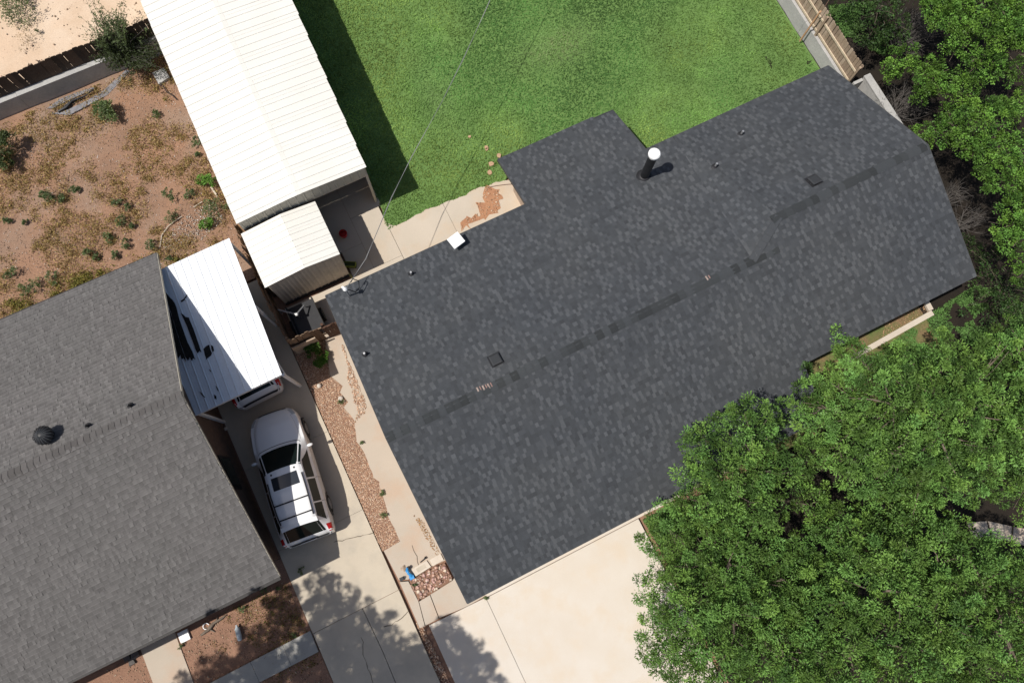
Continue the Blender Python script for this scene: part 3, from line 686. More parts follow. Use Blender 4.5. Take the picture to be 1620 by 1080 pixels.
for i in range(n_):
    y = yb0+i*dy_
    rib_panel(MB(), (xl(y), y, zEa), (xm(y)-xl(y), 0, zRi-zEa), (0, 1, 0), dy_, 3).build('roof_panel', M_metalw, ba)
    rib_panel(MB(), (xm(y), y, zRi), (xr(y)-xm(y), 0, zEa-zRi), (0, 1, 0), dy_, 3).build('roof_panel', M_metalw, ba)
b = MB()
for sgn in (0,):
    b.add([(xm(yb0)-.16, yb0-.012, zRi+.004), (xm(yb0), yb0-.012, zRi+.022), (xm(yb0)+.16, yb0-.012, zRi+.004), (xm(yb1)-.16, yb1, zRi+.004), (xm(yb1), yb1, zRi+.022), (xm(yb1)+.16, yb1, zRi+.004)], [(0, 1, 4, 3), (1, 2, 5, 4), (0, 2, 1), (3, 4, 5), (0, 3, 5, 2)])
b.build('ridge_cap', M_metalw, ba)
for i in range(8):   # header panels of the open front
    x0 = xl(yb0)+.04+i*.587; x1 = x0+.585; zt = lambda x: zEa-.03+(zRi-zEa)*(1-abs(x-xm(yb0))/(xm(yb0)-xl(yb0)))
    zb_ = 2.42; v = []
    prof = [(x0, 0), (x0+.02, .03), (x0+.07, .03), (x0+.09, 0), (x0+.29, 0), (x0+.31, .03), (x0+.36, .03), (x0+.38, 0), (x1, 0)]
    k = len(prof); v = [(x, yb0+.06-d_, zb_) for x, d_ in prof]+[(x, yb0+.06-d_, zt(x)) for x, d_ in prof]+[(x1, yb0+.09, zb_), (x0, yb0+.09, zb_), (x1, yb0+.09, zt(x1)), (x0, yb0+.09, zt(x0))]
    MB().add(v, [(j, j+1, j+1+k, j+k) for j in range(k-1)]+[(2*k, 2*k+1, 2*k+3, 2*k+2)]).build('header_panel', M_siding, ba)
MB().box(xl(yb0)+.04, xr(yb0)-.04, yb0+.09, yb0+.17, 2.30, 2.45).build('header_beam', M_trim, ba)
for x in (xl(yb0)+.05, xr(yb0)-.14): MB().box(x, x+.09, yb0+.05, yb0+.14, 0, 2.5).build('post', M_trim, ba)
for i in range(n_):
    y = yb0+.1+i*(dy_-.005)
    rib_panel(MB(), (xr(y)-.06, y, .02), (0, 0, zEa-.06), (0, 1, 0), dy_-.01, 3, .02).build('side_panel', M_siding, ba)
    rib_panel(MB(), (xl(y)+.06, y, .02), (0, 0, zEa-.06), (0, 1, 0), dy_-.01, 3, .02).build('side_panel', M_siding, ba)
MB().box(xl(yb1)+.05, xr(yb1)-.05, yb1-.1, yb1-.02, 0, 3.1).build('rear_wall', M_siding, ba)

sh = thing('garden_shed', 'small tan ribbed metal shed in front of the long outbuilding', 'shed', (-2.3, 11.2, 0))
sx0, sx1, sxm, sy0, sy1 = -3.68, -.90, -2.16, 10.1, 12.27; sE, sR = 2.44, 2.62
for i in range(3):
    d_ = (sy1-sy0)/3; y = sy0+i*d_
    rib_panel(MB(), (sx0, y, sE), (sxm-sx0, 0, sR-sE), (0, 1, 0), d_, 3, .022).build('roof_panel', M_metalw, sh)
    rib_panel(MB(), (sxm, y, sR), (sx1-sxm, 0, sE-sR), (0, 1, 0), d_, 3, .022).build('roof_panel', M_metalw, sh)
for i in range(9):
    x0 = sx0+.08+i*.291; x1 = x0+.289; zt = lambda x: sE-.02+(sR-sE)*(1-abs(x-sxm)/(sxm-sx0) if x < sxm else 1-(x-sxm)/(sx1-sxm))
    prof = [(x0, 0), (x0+.02, .022), (x0+.07, .022), (x0+.09, 0), (x0+.16, 0), (x0+.17, .01), (x0+.2, .01), (x0+.21, 0), (x1, 0)]; k = len(prof)
    v = [(x, sy0+.08-d_, .0) for x, d_ in prof]+[(x, sy0+.08-d_, zt(x)) for x, d_ in prof]
    MB().add(v+[(x1, sy0+.1, 0), (x0, sy0+.1, 0), (x1, sy0+.1, zt(x1)), (x0, sy0+.1, zt(x0))], [(j, j+1, j+1+k, j+k) for j in range(k-1)]+[(2*k, 2*k+1, 2*k+3, 2*k+2)]).build('front_panel', M_shedsid, sh)
for x in (sx0+.08, sx1-.1):
    for i in range(3): rib_panel(MB(), (x, sy0+.12+i*.7, 0), (0, 0, sE), (0, 1, 0), .69, 3, .015).build('side_panel', M_shedsid, sh)
MB().box(sx0+.1, sx1-.08, sy0+.0, sy0+.09, -.02, .05).build('sill', M_dark, sh)

# ------------------------------------------------------------------ fences and walls
def fence(root, a, b_, z0, z1, step, wdt, cols, seed, side=1, th=.02, var=.05, rails=(.25, .8), railside=1, ear=.035, railcol=None, lean=0):
    r = random.Random(seed); a, b_ = np.array(a, float), np.array(b_, float); L_ = np.linalg.norm(b_-a); d = (b_-a)/L_; n = np.array([-d[1], d[0]])*side
    meshes = []
    for col in cols:
        h = z1-z0; m_ = MB(); pr = [(0, 0), (wdt, 0), (wdt, h-ear), (wdt-ear, h), (ear, h), (0, h-ear)]
        m_.add([(x, 0, z) for x, z in pr]+[(x, th, z) for x, z in pr], [tuple(range(6)), tuple(range(11, 5, -1))]+[(i, i+6, (i+1) % 6+6, (i+1) % 6) for i in range(6)], col)
        meshes.append(m_.mesh('picket', M_wood))
    ang = math.atan2(d[1], d[0])
    for i in range(int(L_/step)):
        o = bpy.data.objects.new('picket', r.choice(meshes)); COL.objects.link(o); o.parent = root
        p = a+d*(i*step)
        o.location = (p[0]-root.location[0], p[1]-root.location[1], z0-root.location[2]+r.uniform(-var, 0)); o.rotation_euler = (r.uniform(-.02, .02), r.uniform(-.02, .02)+lean, ang+r.uniform(-.03, .03))
    for k in rails:
        z = z0+(z1-z0)*k; off = n*.03*railside
        m_ = MB().obox((a[0]+off[0], a[1]+off[1], z-.045), (d[0]*L_, d[1]*L_, 0), (n[0]*.04*railside, n[1]*.04*railside, 0), (0, 0, .09), railcol or cols[0]); m_.build('rail', M_wood, root)
    for k in range(int(L_/2.4)+1):
        p = a+d*min(k*2.4, L_-.1)-n*.02+n*.06*railside
        MB().obox((p[0], p[1], z0-.6), (d[0]*.09, d[1]*.09, 0), (n[0]*.09*railside, n[1]*.09*railside, 0), (0, 0, z1-z0+.5), cols[0]).build('post', M_wood, root)
DW = [(.075, .055, .042), (.10, .07, .052), (.055, .042, .034)]
LW = [(.36, .275, .20), (.42, .33, .25), (.30, .225, .165)]
BW = [(.20, .125, .08), (.26, .165, .105), (.15, .09, .06)]
f1 = thing('board_fence', 'dark dog-eared board fence on the wall along the sandy alley', 'fence', (-10, 22.1, .85))
fence(f1, (-20, 22.10), (-3.62, 22.10),   .84, 1.82, .215, .208, DW, 1, rails=(.3, .8), railside=1, var=.07)
w1 = thing('rear_stem_wall', 'grey concrete retaining wall with pale top below the dark fence', 'wall', (-10, 22, 0))
x = -21.6
while x < -3.7:
    x2 = min(x+4.05, -3.66); MB().box(x+.004, x2-.004, 21.88, 22.2, -.1, .83).build('wall_panel', M_wallc, w1); x += 4.05
f2 = thing('side_board_fence', 'brown board fence between the white carport and the small shed', 'fence', (-3.92, 10.5, 0))
fence(f2, (-3.92, 13.1), (-3.92, 8.30), 0, 1.78, .20, .185, BW, 2, rails=(.2, .75), railside=1, var=.08)
f3 = thing('side_gate_fence', 'broken dark wooden gate fence between the board fence and the house', 'fence', (-3, 8.2, 0))
fence(f3, (-3.90, 8.31), (-2.62, 8.25), 0, 1.72, .17, .16, [(.26, .18, .12), (.16, .10, .065)], 3, side=-1, rails=(.3, .8), railside=-1, var=.16)
fence(f3, (-2.60, 8.25), (-1.95, 8.22), 0, 1.62, .15, .145, [(.10, .055, .038), (.13, .07, .045)], 4, side=-1, rails=(.2, .8), railside=-1, var=.25)
MB().obox((-3.9, 8.16, .02), (.9, 0, 0), (0, .05, 0), (0, 0, 1.0), (.42, .33, .25)).build('kick_board', M_wood, f3)
f4 = thing('house_side_gate', 'pale narrow gate panel against the left wall of the house', 'gate', (-1.7, 8.2, 0))
fence(f4, (-1.92, 8.2), (-1.38, 8.2), 0, 1.55, .14, .132, LW, 5, side=-1, rails=(.25, .85), railside=-1, var=.03)

w2 = thing('side_stem_wall', 'long pale concrete wall along the right side of the lawn', 'wall', (20, 14, 0))
y = 8.45
while y < 34: MB().box(19.84, 20.06, y+.004, min(y+3.2, 34)-.004, -.1, .72).build('wall_panel', M_wallc, w2); y += 3.2
f5 = thing('sunlit_board_fence', 'sunlit tan board fence with two rails on the right lawn wall', 'fence', (19.95, 14, .95))
fence(f5, (19.98, 8.5), (19.98, 34), .72, 2.0, .15, .14, LW, 6, side=1, rails=(.12, .6), railside=1, var=.05, railcol=(.60, .50, .37))
w3 = thing('end_stem_wall', 'short pale concrete wall behind the right rear corner of the roof', 'wall', (20.5, 5, 0))
MB().box(20.40, 20.65, 5.9, 8.40, -.1, 1.12).build('wall_panel', M_wallc, w3); MB().box(19.98, 20.38, 8.30, 8.42, -.1, 1.0).build('wall_return', M_wallc, w3)
MB().box(20.38, 20.67, 5.88, 8.41, 1.122, 1.17).build('coping', M_wallc, w3)
q0, q1 = P(1265, 67, .12), P(1297, 21, 2.0)
MB().obox(q0, q1-q0, (.0, .06, .02), (.05, 0, .06), (.50, .30, .17)).build('timber_prop', M_wood)
tag(bpy.data.objects['timber_prop'], 'reddish timber prop leaning from the lawn onto the board fence', 'prop')
q0, q1 = P(1305, 12, 1.0), P(1318, -10, 2.0)
tag(MB().obox(q0, q1-q0, (.12, .05, 0), (0, .03, .03), (.42, .25, .2)).build('loose_board', M_wood), 'weathered loose board behind the sunlit fence at the top edge', 'board')

# ------------------------------------------------------------------ trees
def leafdir(c, t, up, Ls, Ws):
    t = unit(t); n = unit(up-t*(up*t).sum(1, keepdims=True)); b = np.cross(n, t); Ls = Ls[:, None]; Ws = Ws[:, None]
    v = np.stack([c-t*Ls*.5, c+b*Ws*.5+n*Ws*.18, c+t*Ls*.5-n*Ls*.10, c-b*Ws*.5+n*Ws*.18], 1).reshape(-1, 3)
    return v, np.arange(len(c)*4).reshape(-1, 4)
def foliage(lobes, clump_n, per, leaf, r, tintv=(.75, 1.25), clr=(.24, .40), upb=.35, shell=(.80, 1.08), hue=0.0, gap=.46, fill=.35):
    C = []; D = []; N_ = []; T = []; used = np.zeros((0, 3)); ar = np.array([l[3]*l[3] for l in lobes]); ar = ar/ar.sum()
    for layer in (0, 1):
        cnt = np.maximum(1, (clump_n*(1.0 if layer == 0 else fill)*ar).astype(int)); sh0 = shell if layer == 0 else (.45, .7)
        if layer: used = np.zeros((0, 3))
        for (cx, cy, cz, rx, rz), k in zip(lobes, cnt):
            d = unit(r.normal(size=(k*5, 3))); d[:, 2] += upb; d = unit(d); rad = sh0[0]+(sh0[1]-sh0[0])*r.random((len(d), 1))
            bump = .82+.36*fbm(cx*3+d[:, 0]*rx*2.2+d[:, 2]*3, cy*3+d[:, 1]*rx*2.2, 1.1)
            cc = np.array([cx, cy, cz])+d*rad*bump[:, None]*np.array([rx, rx, rz]); inside = np.zeros(len(cc), bool)
            for l in lobes:
                if l[0] == cx and l[1] == cy: continue
                q = (cc-np.array(l[:3]))/np.array([l[3], l[3], l[4]]); inside |= (q*q).sum(1) < .45
            got = 0
            for c0, d0, ins in zip(cc, d, inside):
                if ins: continue
                if got >= k: break
                if len(used) and ((used-c0)**2).sum(1).min() < gap*gap*(.6+.8*r.random()): continue
                used = np.vstack([used, c0]); got += 1
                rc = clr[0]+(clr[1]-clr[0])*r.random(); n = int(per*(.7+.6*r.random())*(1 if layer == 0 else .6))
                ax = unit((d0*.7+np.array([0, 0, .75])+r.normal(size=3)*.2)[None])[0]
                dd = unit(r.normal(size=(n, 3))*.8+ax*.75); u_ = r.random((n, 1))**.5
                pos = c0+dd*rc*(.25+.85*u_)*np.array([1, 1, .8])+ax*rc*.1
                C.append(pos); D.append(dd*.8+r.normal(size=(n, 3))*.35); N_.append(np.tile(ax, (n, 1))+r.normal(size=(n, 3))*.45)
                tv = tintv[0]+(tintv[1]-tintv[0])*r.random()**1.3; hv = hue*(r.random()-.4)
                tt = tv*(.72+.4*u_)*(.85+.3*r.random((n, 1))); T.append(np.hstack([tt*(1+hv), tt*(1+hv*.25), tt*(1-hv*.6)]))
    C = np.vstack(C); D = np.vstack(D); N_ = np.vstack(N_); T = np.vstack(T); n = len(C)
    v, f = leafdir(C, D, N_, leaf[0]*(.65+.7*r.random(n)), leaf[1]*(.65+.7*r.random(n)))
    return v, f, T
def sublobes(lobes, r, k=9, f=(.28, .44)):
    out = []
    for cx, cy, cz, rx, rz in lobes:
        n = max(4, int(k*min(1.5, rx/.9))); g = r.random()*6.28
        for i in range(n):
            zz_ = 1-(i+.5)/n*1.15; a = g+i*2.399; h = math.sqrt(max(0, 1-zz_*zz_)); rs = rx*(f[0]+(f[1]-f[0])*r.random()); q = .66+.34*r.random()
            out.append((cx+math.cos(a)*h*rx*q, cy+math.sin(a)*h*rx*q, cz+zz_*rz*q+.18*r.normal()*rx, rs, rs*.85))
    return out
NT = 0
def tree(label, lobes, base, mat, clump_n, per=115, leaf=(.088, .034), name='tree', cat='tree', group=None, trunk_r=.22, seed=1, hue=.25, twigs=0, tintv=(.6, 1.85), clr=(.18, .28), bark=None, shell=(.75, 1.15), upb=.35, gap=.43, fill=.08, under=2):
    global NT
    r = np.random.default_rng(seed); root = thing(name, label, cat, (base[0], base[1], 0), group)
    b = MB(); top = np.mean([l[:3] for l in lobes], axis=0); bz = max(.6, min(l[2]-l[4] for l in lobes)*.8)
    fork = np.array([base[0]*.7+top[0]*.3, base[1]*.7+top[1]*.3, bz])
    b.tube([(base[0], base[1], -.1), ((base[0]+fork[0])/2+.05, (base[1]+fork[1])/2, bz*.5), fork], [trunk_r*1.25, trunk_r, trunk_r*.85], 9)
    for l in lobes:
        e = np.array(l[:3])+np.array([0, 0, .35*l[4]]); mid = (fork+e)/2+r.normal(size=3)*.18; mid[2] += .1
        rr = trunk_r*.55*min(1, l[3]/1.3); b.tube([fork, mid, e], [rr, rr*.6, rr*.2], 6)
        for k in range(5):
            d = unit(r.normal(size=(1, 3)))[0]; d[2] = abs(d[2]); tip = np.array(l[:3])+d*np.array([l[3], l[3], l[4]])*.92
            st = mid+(e-mid)*r.random(); b.tube([st, (st+tip)/2+r.normal(size=3)*.08, tip], [rr*.3, rr*.2, .008], 5)
    b.build('trunk', bark or M_bark, root, 60)
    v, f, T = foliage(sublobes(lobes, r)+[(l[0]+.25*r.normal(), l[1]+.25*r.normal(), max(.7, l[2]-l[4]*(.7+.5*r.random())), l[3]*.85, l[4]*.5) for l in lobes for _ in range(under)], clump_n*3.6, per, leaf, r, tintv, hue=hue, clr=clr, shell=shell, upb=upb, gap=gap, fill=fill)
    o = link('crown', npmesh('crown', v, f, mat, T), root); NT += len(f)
    return root
def lb(px, py, z, r, rz=None): q = P(px, py, z); return (q[0], q[1], z, r, rz or r*.85)

TG = 'shade trees in front of the house'
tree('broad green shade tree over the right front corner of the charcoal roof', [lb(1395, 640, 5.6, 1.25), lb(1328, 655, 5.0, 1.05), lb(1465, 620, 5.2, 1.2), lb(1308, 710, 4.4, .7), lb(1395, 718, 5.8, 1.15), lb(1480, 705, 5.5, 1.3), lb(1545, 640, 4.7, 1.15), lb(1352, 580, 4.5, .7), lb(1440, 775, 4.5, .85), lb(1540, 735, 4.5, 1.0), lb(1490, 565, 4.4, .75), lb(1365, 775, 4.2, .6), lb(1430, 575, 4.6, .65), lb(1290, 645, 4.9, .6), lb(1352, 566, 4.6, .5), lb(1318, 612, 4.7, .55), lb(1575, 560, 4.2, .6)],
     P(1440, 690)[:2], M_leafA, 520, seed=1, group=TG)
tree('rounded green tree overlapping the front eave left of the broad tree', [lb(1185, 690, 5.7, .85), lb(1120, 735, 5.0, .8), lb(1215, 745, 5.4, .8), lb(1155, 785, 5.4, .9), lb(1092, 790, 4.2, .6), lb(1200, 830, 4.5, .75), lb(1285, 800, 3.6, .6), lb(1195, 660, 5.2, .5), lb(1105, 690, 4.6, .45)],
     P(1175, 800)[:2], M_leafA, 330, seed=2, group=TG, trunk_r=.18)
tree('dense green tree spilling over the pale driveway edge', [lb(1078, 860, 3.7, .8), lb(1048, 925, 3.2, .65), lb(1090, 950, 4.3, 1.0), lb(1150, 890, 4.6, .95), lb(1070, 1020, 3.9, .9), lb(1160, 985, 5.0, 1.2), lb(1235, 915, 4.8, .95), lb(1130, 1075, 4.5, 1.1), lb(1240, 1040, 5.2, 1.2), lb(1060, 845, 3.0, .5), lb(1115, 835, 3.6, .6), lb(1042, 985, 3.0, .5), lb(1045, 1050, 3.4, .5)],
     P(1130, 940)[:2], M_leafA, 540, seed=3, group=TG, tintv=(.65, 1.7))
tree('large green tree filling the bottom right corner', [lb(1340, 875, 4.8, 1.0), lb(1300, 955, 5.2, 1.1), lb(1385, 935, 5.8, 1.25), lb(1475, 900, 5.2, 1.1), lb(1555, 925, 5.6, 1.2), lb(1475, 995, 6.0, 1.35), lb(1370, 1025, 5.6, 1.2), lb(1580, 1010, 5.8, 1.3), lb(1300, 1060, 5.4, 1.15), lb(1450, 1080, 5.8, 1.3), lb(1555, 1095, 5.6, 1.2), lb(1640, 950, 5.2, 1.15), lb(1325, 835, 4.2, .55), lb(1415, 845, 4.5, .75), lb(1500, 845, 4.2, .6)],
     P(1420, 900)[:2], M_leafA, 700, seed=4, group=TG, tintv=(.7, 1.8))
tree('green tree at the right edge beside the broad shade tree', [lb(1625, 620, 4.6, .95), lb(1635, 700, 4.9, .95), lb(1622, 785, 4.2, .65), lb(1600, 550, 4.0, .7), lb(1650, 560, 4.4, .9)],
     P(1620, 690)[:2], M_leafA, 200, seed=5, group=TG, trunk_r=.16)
UG = 'bright green trees behind the right end of the house'
UK = dict(group=UG, per=76, leaf=(.072, .043), gap=.28, clr=(.15, .25), fill=.1, under=0)
tree('bright leafy tree in the top right corner', [lb(1580, 30, 4.2, 1.05), lb(1510, 30, 3.8, .85), lb(1610, 95, 4.0, .8), lb(1545, 105, 3.3, .65), lb(1475, 15, 3.0, .5), lb(1600, -40, 4.2, 1.2), lb(1500, -40, 3.8, 1.0), lb(1505, 85, 3.0, .45)],
     P(1540, 60)[:2], M_leafB, 330, seed=6, **UK)
tree('low bright green tree beside the red soil path', [lb(1425, 100, 2.3, .55), lb(1475, 125, 2.8, .7), lb(1520, 155, 2.7, .55), lb(1408, 112, 1.8, .35), lb(1500, 185, 2.4, .42), lb(1455, 150, 2.2, .4)],
     P(1460, 130)[:2], M_leafB, 220, seed=7, trunk_r=.12, **UK)
tree('bright green tree just right of the charcoal roof rear corner', [lb(1560, 195, 3.6, .75), lb(1528, 235, 3.3, .62), lb(1590, 245, 3.7, .75), lb(1462, 215, 2.6, .42), lb(1572, 285, 3.2, .55), lb(1612, 165, 3.2, .55), lb(1492, 210, 2.8, .45)],
     P(1550, 240)[:2], M_leafB, 300, seed=8, trunk_r=.14, **UK)
tree('bright green tree at the right edge above the shaded gap', [lb(1600, 325, 3.4, .6), lb(1582, 362, 3.2, .5), lb(1612, 380, 3.2, .55), lb(1640, 300, 3.5, .8), lb(1615, 432, 2.8, .42)],
     P(1605, 360)[:2], M_leafB, 190, seed=9, trunk_r=.13, **UK)
tree('low tree with shade put into its leaf colour just behind the sunlit board fence', [lb(1385, 20, 2.6, .7), lb(1350, -10, 2.4, .6), lb(1415, 45, 2.2, .5), lb(1375, 55, 1.6, .4), lb(1420, 0, 3.0, .6)],
     P(1390, 20)[:2], leafmat('shade_tinted_leaf', (.030, .058, .016), .08), 150, seed=10, trunk_r=.12, per=50, leaf=(.085, .05), fill=.3)  # leaf colour darkened to stand in for the shade on this tree
shrub_shade_tint = leafmat('shade_tinted_leaf', (1, 1, 1))  # reuses the leaf colour that has shade put into it
tree('added low bush, leaves coloured dark in place of shade, below the right front roof corner', [lb(1575, 470, .9, .5), lb(1605, 500, 1.1, .6), lb(1555, 440, .8, .45), lb(1600, 455, 1.0, .5), lb(1540, 480, .6, .35), lb(1530, 395, .7, .4), lb(1570, 410, .8, .4)],
     P(1580, 470)[:2], shrub_shade_tint, 120, seed=12, name='added_shade_bush', cat='added_shade_bush', trunk_r=.05, per=50, leaf=(.08, .045), fill=.3)  # added bush; its dark leaf colour stands in for shade
def twig_bush(label, px, py, z, rad, n, seed, dirv=(1, 0, .3)):
    r = np.random.default_rng(seed); q = P(px, py, z); root = thing('bare_shrub', label, 'shrub', (q[0], q[1], 0), 'bare twiggy shrubs under the bright trees')
    b = MB(); 
    for k in range(n):
        d = unit(r.normal(size=(1, 3))*np.array([1, 1, .5])+np.array(dirv)*.8)[0]; st = np.array([q[0], q[1], .05])+r.normal(size=3)*np.array([.12, .12, 0])
        tip = q+d*rad*(.5+.6*r.random()); mid = (st*.4+tip*.6)+r.normal(size=3)*.1; b.tube([st, mid, tip], [.018, .011, .004], 4)
        for j in range(3): b.tube([mid+(tip-mid)*r.random(), tip+r.normal(size=3)*.22], [.007, .003], 3)
    b.build('stem', M_twig, root); return root
twig_bush('grey bare shrub at the top between two bright trees', 1440, 50, 1.2, 1.0, 90, 1)
twig_bush('grey bare shrub near the rear corner of the charcoal roof', 1425, 165, .9, .95, 100, 2)
twig_bush('dead grey branches beside the right end of the roof', 1505, 310, 1.0, .6, 30, 3)
twig_bush('dead twigs low beside the shaded right eave', 1530, 350, .7, .6, 26, 4)
# tall trees just outside the lower left, whose shade falls on the driveway
S_ = np.array([SUND.x/-SUND.z, SUND.y/-SUND.z])
def sh_lb(px, py, z, r, rz=None):
    q = P(px, py)[:2]-S_*z; return (q[0], q[1], z, r, rz or r*.8)
OT = 'tall trees casting shade from outside the lower left'
tree('tall loose tree whose shadow falls on the driveway', [sh_lb(540, 985, 11.0, 1.0), sh_lb(500, 940, 10.6, .55), sh_lb(590, 1000, 11.4, .7), sh_lb(560, 1060, 11.8, 1.1), sh_lb(640, 1060, 11.4, .8), sh_lb(505, 1040, 11.2, .7), sh_lb(480, 1100, 11, 1.0), sh_lb(600, 1110, 11.4, 1.1)],
     sh_lb(520, 1150, 8, 1)[:2], M_leafA, 240, seed=21, group=OT, under=1, per=95, leaf=(.13, .055), gap=.36, trunk_r=.26)
tree('tall tree whose shadow falls beside the garage slab', [sh_lb(700, 1010, 11.0, .55), sh_lb(730, 1030, 11.4, .6), sh_lb(680, 1055, 11.2, .7), sh_lb(760, 1070, 11.4, .75), sh_lb(710, 1100, 11.0, .9)],
     sh_lb(700, 1190, 8, 1)[:2], M_leafA, 150, seed=22, group=OT, under=1, per=95, leaf=(.13, .055), gap=.36, trunk_r=.22)
tree('tall tree whose shadow falls on the small front yard', [sh_lb(440, 962, 10.6, .5), sh_lb(455, 950, 10.6, .35), sh_lb(405, 1015, 11, .5), sh_lb(445, 1005, 11.2, .6), sh_lb(350, 1075, 11, .55), sh_lb(415, 1065, 11.2, .7), sh_lb(300, 1105, 11, .6)],
     sh_lb(380, 1190, 8, 1)[:2], M_leafA, 130, seed=23, group=OT, under=1, per=95, leaf=(.13, .055), gap=.36, trunk_r=.24)

# ------------------------------------------------------------------ shrubs in the dirt yard
def shrub(label, px, py, r_, mat, z=.15, n=14, seed=0, leaf=(.08, .03), name='weed_bush', cat='weed', group='green weeds standing in the dirt yard', per=34, tintv=(.7, 1.25), h=None):
    r = np.random.default_rng(seed); q = P(px, py, z); root = thing(name, label, cat, (q[0], q[1], 0), group); b = MB()
    lobes = [(q[0]+r.normal()*r_*.35, q[1]+r.normal()*r_*.35, z+r_*.25, r_*.62, (h or r_)*.6) for _ in range(4)]
    for l in lobes: b.tube([(q[0], q[1], -.05), ((q[0]+l[0])/2, (q[1]+l[1])/2, l[2]*.5), (l[0], l[1], l[2]+l[4]*.5)], [.012, .009, .004], 5)
    b.build('stem', M_bark, root)
    v, f, T = foliage(lobes, n, per, leaf, r, tintv, clr=(r_*.22, r_*.5), shell=(.4, 1.0), gap=r_*.25, fill=.2); link('foliage', npmesh('foliage', v, f, mat, T), root); return root
shrub('bushy light green shrub near the stem wall and hose', 168, 180, .42, M_leafC, .25, 26, 1, (.10, .04), tintv=(1.0, 1.6), per=50)
shrub('dark green bush cut off by the left photo edge', 6, 240, .55, M_leafC, .35, 26, 2, (.12, .04), tintv=(.5, .9), per=60)
shrub('bright lime shrub against the cream outbuilding', 327, 283, .28, M_leafB, .2, 14, 3, tintv=(1.3, 1.9), per=50)
shrub('bright lime shrub near the carport rear corner', 328, 355, .24, M_leafB, .15, 12, 4, tintv=(1.3, 1.9), per=50)
shrub('olive weed clump just above the lower lime shrub', 340, 330, .45, M_leafC, .1, 18, 5, tintv=(.8, 1.2))
WB = [(83, 310, .33), (70, 308, .2), (98, 314, .2), (120, 300, .22), (185, 322, .3), (203, 328, .16), (195, 352, .3), (210, 356, .16), (172, 377, .26), (200, 387, .24), (238, 388, .3), (184, 404, .22), (142, 402, .3), (152, 408, .18), (273, 345, .36), (265, 308, .3), (300, 311, .24), (20, 435, .34), (60, 447, .4), (85, 440, .35), (40, 460, .3), (268, 408, .14), (248, 178, .2), (310, 228, .25), (40, 352, .14), (12, 348, .16), (312, 244, .12)]
WL = ['left', 'right', 'above', 'below']
def wlabel(i, x, y):
    d = [('the light shrub', 168, 180), ('the grey roof tip', 248, 400), ('the left photo edge', 0, y), ('the cream outbuilding', 330, y), ('the grey roof edge', x, 500-.4*x)]
    return d
WLAB = ['wide green weed in the middle of the dirt yard', 'small weed touching the left side of the wide weed', 'small weed touching the right side of the wide weed', 'low weed just above right of the wide weed',
        'green weed uphill of the dark shadowed pair, centre right of yard', 'tiny dark weed beside the centre right green weed', 'bright weed with dark shadow above the roof tip', 'small dark weed shadowed by the bright weed',
        'green weed left of the roof tip in a row of three', 'round weed in the middle of the row near the roof tip', 'round green weed nearest the tip of the grey roof', 'small weed tucked against the grey roof edge',
        'blue green weed close above the grey roof edge', 'small shadowed weed right of the blue green weed', 'olive weed beside the dry curved stick', 'green weed patch right of the dry red patch',
        'weed between the olive patch and the cream outbuilding', 'dark weed at the left edge above the grey roof', 'big yellow green weed over the grey roof at left', 'yellow green weed right of the big one at the roof edge', 'low weed below the big yellow green weed',
        'tiny weed beside the carport corner', 'small weed right of the light shrub near the outbuilding', 'wispy weed beside the outbuilding wall', 'tiny weed alone in the left of the yard', 'tiny weed close to the left photo edge', 'tiny dark weed below the wispy weed']
for i, (a, b_, r_) in enumerate(WB):
    shrub(WLAB[i], a, b_, r_*.78, M_leafC, .08, 10, 40+i, (.07, .028), tintv=(.7, 1.25) if i not in (18, 19, 20) else (.9, 1.4), per=30)
shrub('broad grey green bush at the top left alley corner', 25, 12, .8, M_leafC, .75, 40, 71, (.09, .035), name='alley_bush', cat='bush', group=None, tintv=(.7, 1.2), per=46)
shrub('dry tan weed tuft in the middle of the sandy alley', 48, 62, .4, M_dry, .68, 8, 72, (.06, .02), name='alley_weed', cat='weed', group=None, tintv=(.6, 1.1), per=20)
shrub('small dark weed tuft right of the tan alley tuft', 61, 50, .14, M_leafC, .68, 6, 73, (.05, .02), name='alley_weed', cat='weed', group=None, tintv=(.5, .9), per=20)
# tamarisk-like bush by the alley fence
r = np.random.default_rng(77); q = P(205, 90, .8); tb_ = thing('fence_bush', 'feathery dark green bush growing through the alley fence', 'bush', (q[0], q[1], 0)); b = MB(); C = []; Nn = []; T = []
for k in range(150):
    g_ = r.random(); bs = P(222-40*r.random(), 104-22*r.random(), .2); a_ = r.random()*6.28
    tip = P(205+42*r.normal()*.8, 72+30*r.normal()*.8, 1.4) if k > 62 else P(178+26*r.normal(), 30+16*r.normal(), 2.3+.3*r.random())
    mid = (bs+tip)/2+r.normal(size=3)*.1+np.array([0, 0, .2]); b.tube([bs, mid, tip], [.012, .008, .003], 4)
    for j in range(70 if k > 62 else 40):
        t_ = .3+.7*r.random(); p = bs*(1-t_)+tip*t_+r.normal(size=3)*(.09 if k > 62 else .05); C.append(p); Nn.append(r.normal(size=3)+np.array([0, 0, .5])); tv = r.uniform(.28, .6) if k > 62 else r.uniform(.6, 1.1); T.append((tv, tv, tv))
b.build('stem', M_twig, tb_); v, f = leafgeo(np.array(C), np.array(Nn), .12*(.5+r.random(len(C))), .032*(.6+r.random(len(C))), r); link('foliage', npmesh('foliage', v, f, M_leafC, np.array(T)), tb_)
shrub('leafy green plant at the foot of the broken gate', 493, 553, .32, M_leafB, .25, 16, 81, (.12, .05), name='gate_plant', cat='plant', group=None, tintv=(.8, 1.3), per=40)
shrub('leafy green plant on the gravel right of the gate plant', 508, 568, .26, M_leafB, .15, 12, 82, (.11, .05), name='gate_plant', cat='plant', group=None, tintv=(.8, 1.3), per=36)
